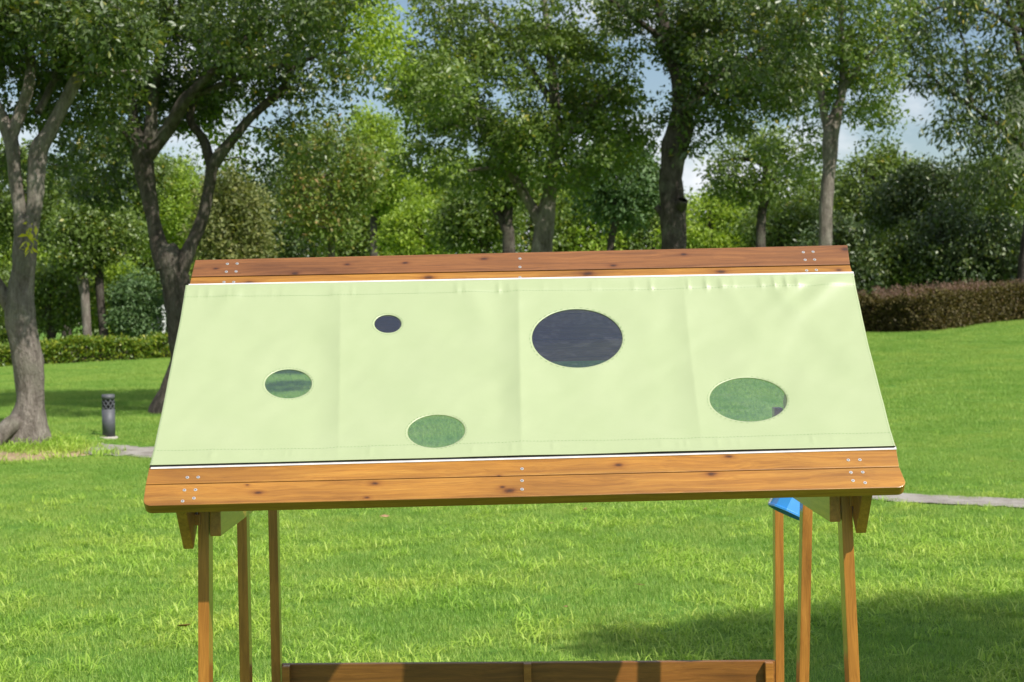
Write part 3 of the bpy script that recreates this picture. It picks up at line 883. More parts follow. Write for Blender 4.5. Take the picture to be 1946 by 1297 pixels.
tree("broad_tree", "loose-leaved tree behind the brown hedge at the right edge, drooping boughs against the sky", Vector((l6[0][0][0], Y6, ground(l6[0][0][0], Y6))), l6, b6, L_DEEP, M_BARKD, 6, 40, 0.46, 0.19, narrow=0.34, droop=0.7)

# -- trees and shrubs behind the hedges
DENS = 1.0
def back(name, label, Y, px, py_top, half, py_low, leaf, seed, n_=150, trunk=None, barkm=M_BARKD, size=0.125, n_per=50, spread=0.34, lobes=10, group="trees behind the lawn", cat="tree", narrow=0.5, flat=0.7, dep=None):
    r = np.random.default_rng(seed)
    tp = trunk if trunk else [(px, 700, 8), (px + r.uniform(-8, 8), py_low, 7), (px + r.uniform(-10, 10), (py_top + py_low) / 2, 6), (px, py_top + 25, 3)]
    lim = [foot(PL(Y, tp))]
    g = ground(lim[0][0][0], Y)
    cy = (py_top + py_low) / 2; hh = (py_low - py_top) / 2
    dep = dep if dep else half / F * Y * 0.8
    for k in range(3):
        t0 = lim[0][-2 if k else -3]
        a = r.uniform(0, 6.28)
        ex = P(px + math.cos(a) * half * 0.6, cy - hh * r.uniform(-0.1, 0.6), Y + math.sin(a) * dep * 0.5)
        lim.append([t0, ((t0[0] + ex.x) / 2, (t0[1] + ex.y) / 2, (t0[2] + ex.z) / 2 + 0.1, t0[3] * 0.6), (ex.x, ex.y, ex.z, 0.012)])
    bl = [BL(Y, px, cy, half * 0.8, hh * 0.85, int(n_ * 0.75), dep)]
    for k in range(lobes):
        a = r.uniform(0, 6.28)
        bl.append(BL(Y, px + math.cos(a) * half * r.uniform(0.45, 0.9), cy + math.sin(a) * hh * r.uniform(0.4, 0.85), half * r.uniform(0.2, 0.48), hh * r.uniform(0.18, 0.42), int(n_ * 0.75 / lobes), dep * 0.5, r.uniform(-0.5, 0.5) * dep))
    return tree(name, label, Vector((lim[0][0][0], Y, g)), lim, bl, leaf, barkm, seed, n_per, spread, size, narrow, flat, 0.2, group, 0.016, cat, 8, 0.6, 0.06)

back("young_tree", "rust-tinged young tree with a thin stem behind the roof, left of the centre tree", 50, 622, 225, 105, 470, L_RUST, 21, 190, [(632, 700, 7), (630, 480, 7), (626, 400, 7), (628, 330, 5), (622, 250, 3)], M_BARK, 0.12, spread=0.42)
back("back_tree", "bright lime-green round-topped tree between the rust-tinged tree and the centre tree", 57, 712, 212, 72, 420, L_LIME, 22, 190)
back("back_shrub", "lime-green shrub below the bright round-topped tree", 54, 800, 385, 75, 520, L_LIME, 23, 130, cat="shrub", group="shrubs behind the lawn")
back("back_tree", "greyish olive tree right beside the V-forked trunk", 47, 445, 315, 85, 560, L_OLIVE, 24, 190, size=0.12)
back("back_tree", "dark olive-green tree between the olive tree and the rust-tinged tree", 58, 520, 300, 70, 520, L_DARK, 25, 150)
back("back_tree", "bluish dark tree with leaning stems between the centre tree and the thickest trunk", 45, 1175, 255, 88, 440, L_BLUE, 26, 170, [(1150, 700, 8), (1160, 470, 7), (1178, 400, 7), (1192, 340, 6), (1185, 280, 3)])
back("back_tree", "mid-green tree with a thin dark stem left under the centre tree's crown", 46, 900, 330, 80, 500, L_MID, 27, 130, [(922, 700, 7), (924, 480, 7), (925, 420, 6), (910, 360, 3)])
back("back_tree", "tree with a dark leaning trunk just left of the centre tree's foot", 40, 955, 300, 55, 400, L_MID, 28, 70, [(968, 700, 14), (967, 480, 13), (962, 430, 12), (940, 395, 7), (935, 340, 4)])
back("back_tree", "thin-crowned tree on a curved dark stem between the thick trunk and the slim trunk", 46, 1430, 225, 110, 405, L_MID, 29, 130, [(1446, 700, 9), (1446, 430, 9), (1455, 370, 9), (1455, 310, 7), (1440, 260, 4)], n_per=34)
back("back_shrub", "lime-green shrub right of the thickest trunk's foot", 56, 1350, 362, 85, 520, L_LIME, 30, 150, cat="shrub", group="shrubs behind the lawn")
back("back_shrub", "mid-green shrub between the curved stem and the slim pale trunk", 52, 1490, 372, 90, 540, L_MID, 31, 150, cat="shrub", group="shrubs behind the lawn")
back("back_tree", "light green tree right of the slim pale trunk", 54, 1660, 275, 85, 470, L_MID, 32, 190)
back("back_tree", "bright mid-green tree behind the brown hedge at the right edge", 58, 1880, 290, 110, 460, L_MID, 33, 190, size=0.14)
back("back_tree", "tall dark tree behind the left end of the brown hedge", 52, 1770, 285, 95, 500, L_DARK, 34, 200)
for k, (px, top, low, Y, lf, lab) in enumerate([
        (1600, 400, 610, 49, L_DARK, "dark shrub behind the brown hedge, nearest the roof"),
        (1690, 430, 610, 50, L_MID, "mid-green shrub behind the brown hedge, second from the roof"),
        (1790, 400, 600, 49.5, L_DARK, "dark shrub behind the brown hedge, third from the roof"),
        (1900, 390, 590, 49, L_DARK, "dark shrub behind the brown hedge at the right edge")]):
    back("back_shrub", lab, Y, px, top, 78, low, lf, 40 + k, 170, cat="shrub", group="shrubs behind the brown hedge", dep=1.1)
for k, (px, top, low, Y, half, lf, lab) in enumerate([
        (30, 250, 470, 52, 90, L_MID, "mid-green tree behind the nearest tree's trunk"),
        (225, 225, 450, 54, 105, L_MID, "leafy tree filling the gap between the two forked trees"),
        (335, 296, 520, 60, 80, L_LIME, "lime-green tree seen through the V fork"),
        (130, 300, 500, 60, 90, L_DARK, "dark tree far behind the two thin stems")]):
    back("back_tree", lab, Y, px, top, half, low, lf, 50 + k, 170, group="trees behind the lawn")
for k, (px, top, low, half, Y, lf, lab) in enumerate([
        (100, 480, 650, 62, 49.5, L_MID, "leafy shrub behind the green hedge, right of the nearest trunk"),
        (10, 500, 660, 60, 50, L_MID, "leafy shrub behind the green hedge at the left edge"),
        (215, 490, 650, 45, 51, L_LIME, "lime-green shrub behind the green hedge beside the thin dark stem"),
        (262, 515, 655, 34, 48.5, L_BLUE, "blue-green upright shrub behind the green hedge")]):
    back("back_shrub", lab, Y, px, top, half, low, lf, 60 + k, 110, cat="shrub", group="shrubs behind the green hedge", dep=0.8, size=0.11, spread=0.38)
back("stem_tree", "tree on a thin pale stem behind the green hedge", 48.2, 150, 400, 70, 520, L_MID, 70, 90, [(166, 690, 10), (166, 640, 9), (161, 560, 9), (158, 490, 8), (155, 430, 6)], M_BARK)
back("stem_tree", "tree on a thin dark stem behind the green hedge", 48.4, 195, 380, 70, 500, L_MID, 71, 90, [(200, 690, 9), (198, 640, 9), (190, 560, 8), (186, 480, 8), (184, 410, 6)], M_BARKD)
# a far row closing the gaps low down
for k, (px, top, half, lf, lab) in enumerate([
        (-420, 330, 130, L_MID, "far tree well beyond the left edge, outermost of the row"), (-280, 350, 120, L_DARK, "far dark tree beyond the left edge"), (-150, 370, 110, L_MID, "far tree just beyond the left edge"),
        (2110, 330, 120, L_MID, "far tree just beyond the right edge"), (2260, 340, 120, L_DARK, "far dark tree well beyond the right edge"),
        (-30, 400, 110, L_MID, "far tree at the left edge behind the nearest trunk"), (95, 380, 100, L_LIME, "far lime-green tree right of the nearest trunk"), (200, 400, 100, L_MID, "far tree behind the two thin stems"), (318, 300, 85, L_MID, "far tree behind the V-forked trunk"),
        (420, 330, 110, L_MID, "far tree behind the olive tree"), (590, 268, 105, L_MID, "far tree behind the rust-tinged tree"),
        (712, 360, 80, L_MID, "far tree below the bright round-topped tree"),
        (830, 290, 110, L_LIME, "far lime-green tree under the centre tree's left crown"), (1010, 330, 110, L_MID, "far tree behind the centre tree's trunk"),
        (1120, 310, 105, L_LIME, "far lime-green tree left of the bluish tree"), (1240, 318, 95, L_MID, "far tree behind the thickest trunk"),
        (1420, 335, 115, L_MID, "far tree behind the curved stem"), (1545, 305, 110, L_MID, "far tree behind the slim pale trunk"),
        (1720, 262, 100, L_MID, "far tree above the left end of the brown hedge"), (1960, 320, 110, L_DARK, "far dark tree beyond the right edge")]):
    back("far_tree", lab, 68, px, top, half, 640, lf, 80 + k, 310, size=0.17, spread=0.55, group="far row of trees", n_per=48)

# the tree that shades the lawn in front, out of the picture on the right
r_ = np.random.default_rng(99)
sx, sy = 6.9, 3.3
ls = [[(sx, sy, -0.1, 0.28), (sx, sy, 1.5, 0.2), (sx - 0.1, sy, 3.2, 0.17), (sx - 0.2, sy + 0.1, 5.0, 0.12), (sx - 0.1, sy, 7.5, 0.05)],
      [(sx - 0.1, sy, 3.4, 0.1), (sx + 0.8, sy + 0.4, 4.6, 0.07), (sx + 1.4, sy + 0.7, 6, 0.03)],
      [(sx - 0.1, sy, 3.8, 0.1), (sx - 1.0, sy - 0.2, 5.0, 0.07), (sx - 1.6, sy - 0.4, 6, 0.03)]]
tree("shade_tree", "leafy tree standing beyond the right edge that shades the lawn in front", Vector((sx, sy, 0)), ls,
     [((sx - 0.2, sy + 0.3, 6.6), (1.7, 1.5, 1.0), 300), ((sx + 1.2, sy + 0.6, 6.2), (1.5, 1.4, 1.0), 220), ((5.05, 4.3, 6.3), (0.95, 0.3, 0.25), 60), ((sx - 1.4, sy + 0.2, 6.2), (0.9, 0.8, 0.5), 70)], L_DEEP, M_BARK, 99, 48, 0.34, 0.11)

# ------------------------------------------------------------------ hedges
def hedge(name, label, pts, depth, height, leaf, seed, n_leaf, size, plume=None):
    """pts: ground points along the hedge's front foot"""
    r = np.random.default_rng(seed)
    pts = [np.array(p[:2]) for p in pts]
    cm = catmull([(*p, 0, 0) for p in pts], 10)[:, :2]
    mid = cm[len(cm) // 2]
    root = empty(name, Vector((mid[0], mid[1], ground(*mid))), label, "hedge", None)
    seglen = np.linalg.norm(np.diff(cm, axis=0), axis=1)
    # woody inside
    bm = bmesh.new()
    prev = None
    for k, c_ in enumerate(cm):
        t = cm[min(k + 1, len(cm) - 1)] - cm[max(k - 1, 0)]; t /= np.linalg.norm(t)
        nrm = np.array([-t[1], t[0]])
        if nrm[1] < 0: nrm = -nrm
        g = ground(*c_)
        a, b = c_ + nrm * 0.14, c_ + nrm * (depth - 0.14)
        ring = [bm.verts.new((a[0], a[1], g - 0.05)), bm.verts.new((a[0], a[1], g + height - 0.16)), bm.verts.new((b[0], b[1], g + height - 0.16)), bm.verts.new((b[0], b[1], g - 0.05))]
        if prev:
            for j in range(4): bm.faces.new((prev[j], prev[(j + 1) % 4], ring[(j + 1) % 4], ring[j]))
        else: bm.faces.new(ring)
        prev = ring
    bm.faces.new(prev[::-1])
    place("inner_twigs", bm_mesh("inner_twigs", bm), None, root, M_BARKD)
    # leaves on face, top and ends
    cum = np.concatenate([[0], np.cumsum(seglen)])
    s_ = r.uniform(0, cum[-1], n_leaf)
    i = np.clip(np.searchsorted(cum, s_) - 1, 0, len(cm) - 2)
    f = (s_ - cum[i]) / seglen[i]
    base = cm[i] * (1 - f)[:, None] + cm[i + 1] * f[:, None]
    t = (cm[i + 1] - cm[i]) / seglen[i][:, None]
    nrm = np.stack([-t[:, 1], t[:, 0]], 1); nrm[nrm[:, 1] < 0] *= -1
    face = r.uniform(0, 1, n_leaf) < height / (height + depth)
    u = np.where(face, r.normal(0.06, 0.06, n_leaf), r.uniform(0, depth, n_leaf))
    zz = np.where(face, r.uniform(0.0, height, n_leaf), height + r.normal(-0.05, 0.05, n_leaf))
    zz += 0.05 * np.sin(s_ * 2.1) * (zz / height) + 0.04 * np.sin(s_ * 5.3 + 1) * (zz / height)
    xy = base + nrm * u[:, None]
    g = np.array([ground(*p) for p in xy])
    C = np.column_stack([xy, g + np.maximum(zz, 0.02)])
    V, Fc, rd = leaves(C, 3, 0.05, size, r, 1.0, 0.55, -0.1)
    place("foliage", np_mesh("foliage", V, Fc, rd), None, root, leaf)
    if plume is not None:
        n_ = plume
        j = r.integers(0, n_leaf, n_)
        hgt = r.uniform(0.05, 0.30, n_) * (0.45 + 0.55 * np.abs(np.sin(s_[j] * 0.9)))
        CC = []
        for jj_, h_ in zip(j, hgt):
            p = base[jj_] + nrm[jj_] * r.uniform(0, depth)
            z0 = ground(*p) + height
            for q_ in np.arange(0, h_, 0.03): CC.append((p[0] + r.normal(0, 0.012), p[1], z0 + q_))
        V, Fc, rd = leaves(np.array(CC), 3, 0.035, 0.06, r, 1.2, 0.3, -0.9)
        place("flower_plumes", np_mesh("flower_plumes", V, Fc, rd), None, root, L_PLUME)
    return root
def HP(px, py): 
    p = G(px, py); return p
hedge("clipped_hedge", "low clipped yellow-green hedge at the back of the lawn on the left", [HP(-420, 712), HP(-160, 706), HP(0, 699), HP(100, 694), HP(220, 688), HP(330, 682), HP(480, 676)], 1.3, 0.56, L_HEDGE, 201, 15000, 0.085)
hedge("clipped_hedge", "brown hedge with purplish plumes at the back of the lawn on the right", [HP(1540, 640), HP(1640, 634), HP(1740, 633), HP(1800, 628), HP(1860, 619), HP(1946, 610), HP(2060, 606)], 1.3, 0.86, L_BROWN, 202, 22000, 0.065, plume=620)

# ------------------------------------------------------------------ far buildings
def building(name, label, Y, x0, x1, py_top, depth, wallm, fl, rows, cols):
    a = P(x0, 600, Y); b = P(x1, 600, Y); zt = P((x0 + x1) / 2, py_top, Y).z
    g = 0.8
    w = b.x - a.x
    root = empty(name, Vector(((a.x + b.x) / 2, Y + depth / 2, g)), label, "building")
    place("wall", box_mesh("wall", w, depth, zt - g + 0.5, 0), Matrix.Translation(((a.x + b.x) / 2, Y + depth / 2, (zt + g - 0.5) / 2)), root, wallm)
    place("parapet", box_mesh("parapet", w + 0.5, depth + 0.5, 0.5, 0), Matrix.Translation(((a.x + b.x) / 2, Y + depth / 2, zt + 0.25)), root, wallm)
    wm = box_mesh("window", w / cols * 0.5, 0.16, fl * 0.5, 0)
    wm.materials.append(M_GLASS)
    sm = box_mesh("sill", w / cols * 0.58, 0.3, 0.12, 0); sm.materials.append(wallm)
    for i in range(rows):
        for j in range(cols):
            c_ = Vector((a.x + w * (j + 0.5) / cols, Y - 0.03, zt - fl * (i + 0.75)))
            wo = place("window", wm, Matrix.Translation(c_), root)
            place("sill", sm, Matrix.Translation(c_ + Vector((0, -0.06, -fl * 0.29))), wo)
    return root
building("apartment_block", "beige tower block behind the boughs at the right edge", 170, 1958, 2260, 128, 8, M_BEIGE, 3.0, 6, 5)
building("apartment_block", "pale grey block seen through the gap beside the V fork", 230, 285, 352, 326, 14, M_PALE, 3.0, 5, 3)

# ------------------------------------------------------------------ white post with a crossbar behind the hedge
pc = P(312, 650, 54); gz = ground(pc.x, 54)
top = P(312, 583, 54).z
root = empty("gate_post", Vector((pc.x, 54, gz)), "white metal post with a crossbar beyond the green hedge", "post")
place("pole", box_mesh("pole", 0.11, 0.11, top - gz, 0.01), Matrix.Translation((pc.x, 54, (top + gz) / 2)), root, M_SIGN)
place("crossbar", box_mesh("crossbar", 0.42, 0.12, 0.13, 0.01), Matrix.Translation((pc.x - 0.1, 53.98, top - 0.02)), root, M_SIGN)
place("bracket", box_mesh("bracket", 0.2, 0.08, 0.07, 0.008), Matrix.Translation((pc.x + 0.14, 53.97, top - 0.14)), root, M_SIGN)
place("panel", box_mesh("panel", 0.3, 0.05, 0.26, 0.008), Matrix.Translation((pc.x - 0.18, 54.03, top - 0.42)), root, M_GREY)

# ------------------------------------------------------------------ bollard light
B = G(207, 833)
root = empty("bollard_light", B, "dark grey cylindrical bollard light with a slatted head on the lawn", "bollard")
bs = B.y / F
R_ = 12.3 * bs; Hb = 83 * bs
def cyl(name, r, z0, z1, m, parent, seg=40, r2=None, bev=0.0):
    bm = bmesh.new()
    bmesh.ops.create_cone(bm, cap_ends=True, segments=seg, radius1=r, radius2=r2 if r2 else r, depth=z1 - z0)
    if bev: bmesh.ops.bevel(bm, geom=[e for e in bm.edges if abs(e.verts[0].co.z - e.verts[1].co.z) < 1e-6], offset=bev, segments=2, affect='EDGES')
    me = bm_mesh(name, bm)
    for p in me.polygons: p.use_smooth = abs(p.normal.z) < 0.5
    return place(name, me, Matrix.Translation((B.x, B.y, B.z + (z0 + z1) / 2)), parent, m)
cyl("base_plinth", R_ * 1.35, -0.03, 0.018, M_CONC, root, bev=0.004)
cyl("tube", R_, 0.014, Hb * 0.66, M_GREY, root, bev=0.003)
cyl("core", R_ * 0.72, Hb * 0.655, Hb * 0.90, M_DARK, root)
cyl("cap", R_, Hb * 0.875, Hb, M_GREY, root, bev=0.006)
def slat(a0, sgn):
    """one slanting bar of the head's lattice, curved round the core"""
    bm = bmesh.new()
    prev = None
    for k in range(9):
        t = k / 8
        a = a0 + sgn * t * math.radians(75)
        z = Hb * (0.645 + 0.245 * t)
        ring = [bm.verts.new((math.cos(a + da) * rr, math.sin(a + da) * rr, z + dz)) for rr, da, dz in
                ((R_ * 0.78, 0, -0.008), (R_ * 0.985, 0, -0.008), (R_ * 0.985, 0, 0.010), (R_ * 0.78, 0, 0.010))]
        if prev:
            for j in range(4): bm.faces.new((prev[j], prev[(j + 1) % 4], ring[(j + 1) % 4], ring[j]))
        else: bm.faces.new(ring)
        prev = ring
    bm.faces.new(prev[::-1])
    return bm_mesh("slat", bm)
for sgn in (-1, 1):
    for k in range(8):
        o_ = place("slat", slat(k * math.pi / 4 + 0.2, sgn), Matrix.Translation(B), root, M_GREY)

# ------------------------------------------------------------------ the play house
D = 4.55
RAT = 1.173
EL, ER = P(270.5, 962.5, D), P(1723.5, 925.5, D)
RL, RR = P(371, 493.5, D * RAT), P(1610.5, 466.5, D * RAT)
RU = ((ER - EL).normalized() + (RR - RL).normalized()).normalized()
cE, cR = (EL + ER) / 2, (RL + RR) / 2
RVv = (cR - cE); RVv = (RVv - RU * RVv.dot(RU)).normalized()
RN = RU.cross(RVv).normalized()
if RN.z < 0: RN = -RN
def on_roof(px, py, off=0.0):
    """where a line of sight meets the front roof slope"""
    d = ray(px, py)
    o = Vector((0, 0, EYE))
    p0 = cE + RN * off
    t = (p0 - o).dot(RN) / d.dot(RN)
    return o + d * t
def rc(p):  # roof coordinates
    q_ = p - cE
    return q_.dot(RU), q_.dot(RVv)
RM = Matrix((RU, RVv, RN)).transposed().to_4x4(); RM.translation = cE
HOUSE_BASE = Vector((cR.x, cR.y, 0.0))
house = empty("play_house", HOUSE_BASE, "wooden children's play house with a pale green fabric roof with round windows", "play house")
TH = 0.02

def quad_board(name, corners, m, r_low=0.0, bev=0.0022, th=TH, z=0.0, cols=None, knots=()):
    """board on the front slope from four roof-coordinate corners (bl, br, tr, tl)"""
    c = Vector((sum(p[0] for p in corners) / 4, sum(p[1] for p in corners) / 4, 0))
    if cols:
        kk = []
        for kx, ky, kr in knots:
            ku, kv = rpx(kx, ky)
            kk.append((ku - c.x, kv - c.y, kr * 0.62))
        m = wood(m + "_knotty", *cols, knot=kk, coat=0.5 if m == 'honey' else 0.15, rough=0.42 if m == 'honey' else 0.55)
    pts = []
    for k, p in enumerate(corners):
        v = Vector((p[0], p[1], 0)) - c
        if r_low > 0 and k in (0, 1):
            sx_ = 1 if k == 0 else -1
            arc = []
            for j in range(7):
                a = j / 6 * math.pi / 2
                arc.append(v + Vector((sx_ * r_low * (1 - math.cos(a)), r_low * (1 - math.sin(a)), 0)))
            pts += arc if k == 0 else arc[::-1]
        else:
            pts.append(v)
    bm = bmesh.new()
    vt = [bm.verts.new((p.x, p.y, 0)) for p in pts]
    f = bm.faces.new(vt)
    ext = bmesh.ops.extrude_face_region(bm, geom=[f])
    for v in [g for g in ext['geom'] if isinstance(g, bmesh.types.BMVert)]: v.co.z -= th
    bmesh.ops.recalc_face_normals(bm, faces=bm.faces)
    bmesh.ops.bevel(bm, geom=bm.edges[:], offset=bev, segments=2, affect='EDGES', profile=0.6)
    M = RM @ Matrix.Translation((c.x, c.y, z))
    return place(name, bm_mesh(name, bm), M, house, m)

def rpx(px, py): return rc(on_roof(px, py))
eL, eR = rc(EL), rc(ER)
s1L, s1R = rpx(276.5, 921.5), rpx(1709, 887.5)        # joint between the two eave boards
tL, tR = rpx(284.5, 884), rpx(1702.5, 846)
g = 0.0012
b_eave = quad_board("eave_board", [(eL[0], eL[1]), (eR[0], eR[1]), (s1R[0], s1R[1] - g), (s1L[0], s1L[1] - g)], 'honey', 0.022, th=0.03, cols=EAVE_C, knots=[(491, 937, .008), (697, 946, .006), (713, 919, .008), (968, 933, .011), (955, 926, .006), (1352, 901, .010), (470, 922, .004)])
b_eave2 = quad_board("eave_board", [(s1L[0], s1L[1] + g), (s1R[0], s1R[1] + g), (tR[0], tR[1] + 0.01), (tL[0], tL[1] + 0.01)], 'honey', cols=EAVE_C, knots=[(488, 919, .006), (1175, 884, .009), (1385, 868, .008), (948, 905, .005)])
rl, rr = rc(RL), rc(RR)
s2L, s2R = rpx(363.5, 526.5), rpx(1615.5, 503)
u1L, u1R = rpx(357, 552), rpx(1624, 531)
b_ridge = quad_board("ridge_board", [(s2L[0], s2L[1] + g), (s2R[0], s2R[1] + g), rr, rl], 'red_brown', cols=RIDGE_C, knots=[(660, 503, .007), (770, 500, .007), (920, 492.5, .008), (1299, 484, .008), (410, 511, .007), (560, 520, .009), (1607, 474, .012), (1165, 505, .008)])
b_ridge2 = quad_board("ridge_board", [(u1L[0], u1L[1]), (u1R[0], u1R[1]), (s2R[0], s2R[1] - g), (s2L[0], s2L[1] - g)], 'honey', z=-0.0015, cols=EAVE_C, knots=[(474, 537, .010), (560, 540, .009), (815, 527, .014), (1117, 520, .015), (1370, 516, .012), (1594, 513, .008)])

# screws
def screw_mesh():
    bm = bmesh.new()
    bmesh.ops.create_cone(bm, cap_ends=True, segments=14, radius1=0.0052, radius2=0.0043, depth=0.0018)
    return bm_mesh("screw", bm, False)
def slot_mesh():
    bm = bmesh.new()
    for a in (0, math.pi / 2):
        ret = bmesh.ops.create_cube(bm, size=1.0)
        for v in ret['verts']:
            x, y, z = v.co.x * 0.0050, v.co.y * 0.0013, v.co.z * 0.0009
            v.co = Vector((x * math.cos(a) - y * math.sin(a), x * math.sin(a) + y * math.cos(a), z + 0.0006 + 0.0001 * a))
    return bm_mesh("recess", bm)
SM, SLM = screw_mesh(), slot_mesh()
SM.materials.append(M_STEEL); SM.materials.append(M_SLOT)
# the recess is part of the screw head's own mesh
bm = bmesh.new(); bm.from_mesh(SM); n0 = len(bm.faces); bm.from_mesh(SLM)
for i_, f_ in enumerate(bm.faces):
    f_.material_index = 1 if i_ >= n0 else 0
bm.to_mesh(SM); bm.free()
def screws(board, pts, z=0.0):
    for px, py in pts:
        u, v = rpx(px, py)
        a = random.uniform(0, 1.5)
        place("screw", SM, RM @ Matrix.Translation((u, v, z + 0.0004)) @ Matrix.Rotation(a, 4, 'Z') @ Matrix.Rotation(random.uniform(-0.06, 0.06), 4, 'X'), board)
screws(b_ridge, [(432, 502), (450.5, 501.5), (430, 517), (448.5, 516.5), (988, 492), (988, 508), (1526.5, 480), (1545, 479), (1530, 494.5), (1548, 494)])
screws(b_ridge2, [(425.5, 536), (444, 536), (988, 527), (1533, 514), (1551.5, 513)], -0.0015)
screws(b_eave2, [(356, 908), (376.5, 907.5), (992, 891.5), (1612, 875), (1634, 874.5)])
screws(b_eave, [(350.5, 932), (371.5, 931.5), (347, 953), (368.5, 947.5), (992, 914), (992, 930.5), (1617, 898.5), (1639.5, 898), (1621, 914), (1644, 918)])

# white fixing tape under the cloth's edges; the black strip paints the gap's shadow
def strip(name, p0, p1, width, z, m, th=0.002):
    a, b = Vector((p0[0], p0[1], 0)), Vector((p1[0], p1[1], 0))
    c = (a + b) / 2; L_ = (b - a).length
    ang = math.atan2(b.y - a.y, b.x - a.x)
    return place(name, box_mesh(name, L_, width, th, 0.0004), RM @ Matrix.Translation((c.x, c.y, z)) @ Matrix.Rotation(ang, 4, 'Z'), house, m)
strip("tape_shade_strip", rpx(358, 545), rpx(1622.5, 521.5), 0.02, 0.0012, M_WHITE)
strip("tape_shade_strip", rpx(287, 889.2), rpx(1703, 852.2), 0.0135, 0.0012, M_WHITE)
strip("tape_shade_strip", rpx(286, 886.2), rpx(1701, 849.2), 0.009, 0.0035, M_GAP_SHADE)

# ---- the cloth: a sagging sheet with gathers, folds and round windows
TLp, TRp = rpx(353.5, 546), rpx(1621.5, 523.5)
BLp, BRp = rpx(285.5, 889), rpx(1701, 852)
NU, NV = 420, 170
U, Vv = np.meshgrid(np.linspace(0, 1, NU + 1), np.linspace(0, 1, NV + 1))
top_x = TLp[0] * (1 - U) + TRp[0] * U; top_y = TLp[1] * (1 - U) + TRp[1] * U
bot_x = BLp[0] * (1 - U) + BRp[0] * U; bot_y = BLp[1] * (1 - U) + BRp[1] * U
X = bot_x * (1 - Vv) + top_x * Vv
Yc = bot_y * (1 - Vv) + top_y * Vv
edge = 4 * Vv * (1 - Vv)
hd = np.clip(1 - Vv, 0, 1)                       # distance from the upper edge
# sag, held up by the middle and the end rafters
sagu = 0.55 + 0.45 * np.abs(np.sin(2 * np.pi * U)) ** 0.9
Z = -0.024 * edge ** 0.8 * sagu - 0.006 * edge * np.clip((U - 0.9) / 0.1, 0, 1)
nzv = np.vectorize(lambda a, b, c_: mnoise.noise(Vector((a, b, c_))))
Z += edge ** 0.6 * (0.006 * nzv(U * 6, Vv * 2.6, 0.3) + 0.0042 * nzv(U * 14 + Vv * 3, Vv * 4.5, 4.1) + 0.0018 * nzv(U * 34 - Vv * 5, Vv * 9, 8.1))
# pressed fold lines
for uc, up, amp in ((0.232, 0.252, 0.0045), (0.4985, 0.4985, 0.006), (0.745, 0.742, 0.0045)):
    ul = uc * Vv + up * (1 - Vv) if uc < 0.5 else (uc * Vv + up * (1 - Vv))
    dd = U - ul
    Z += amp * np.exp(-np.abs(dd) / 0.014) * edge ** 0.4
    Z -= amp * 0.7 * np.exp(-((dd + 0.028) / 0.022) ** 2) * edge ** 0.5
# drag lines fanning from the upper right corner
for x0, sl, amp, wd in ((0.985, 0.30, 0.008, 0.018), (0.93, 0.26, 0.005, 0.014), (0.86, -0.2, 0.005, 0.012), (0.80, -0.12, 0.003, 0.010), (0.08, 0.12, 0.003, 0.014), (0.42, -0.10, 0.003, 0.012)):
    dd = U - (x0 - sl * (hd ** 0.9))
    Z += amp * np.exp(-(dd / (wd * (1 + 2.5 * hd))) ** 2) * np.exp(-hd * 2.4) * np.clip(hd / 0.06, 0, 1)
# gathers in the hems
rg = np.random.default_rng(12)
for k in range(46):
    uc = rg.uniform(0.0, 1.0)
    a = rg.uniform(0.0006, 0.0018) * (2.0 if uc > 0.72 else 0.8)
    w = rg.uniform(0.0022, 0.0048)
    Z += a * np.exp(-((U - uc - 0.01 * hd) / w) ** 2) * np.exp(-((hd - 0.045) / 0.03) ** 2)
    uc = rg.uniform(0, 1)
    Z += a * 0.55 * np.exp(-((U - uc) / w) ** 2) * np.exp(-((Vv - 0.05) / 0.028) ** 2)
# hems are double cloth
Z += 0.0022 * (1 / (1 + np.exp((hd - 0.062) / 0.003))) + 0.0022 * (1 / (1 + np.exp((Vv - 0.078) / 0.003)))
Z += 0.0055
Z += 0.0035 * np.exp(-Vv / 0.015) * (0.6 + 0.5 * nzv(U * 7, U * 0, 2.2))       # lower edge lifts off the tape
RMn = np.array(RM)
loc = np.stack([X, Yc, Z], -1).reshape(-1, 3)
wld = loc @ RMn[:3, :3].T + RMn[:3, 3]
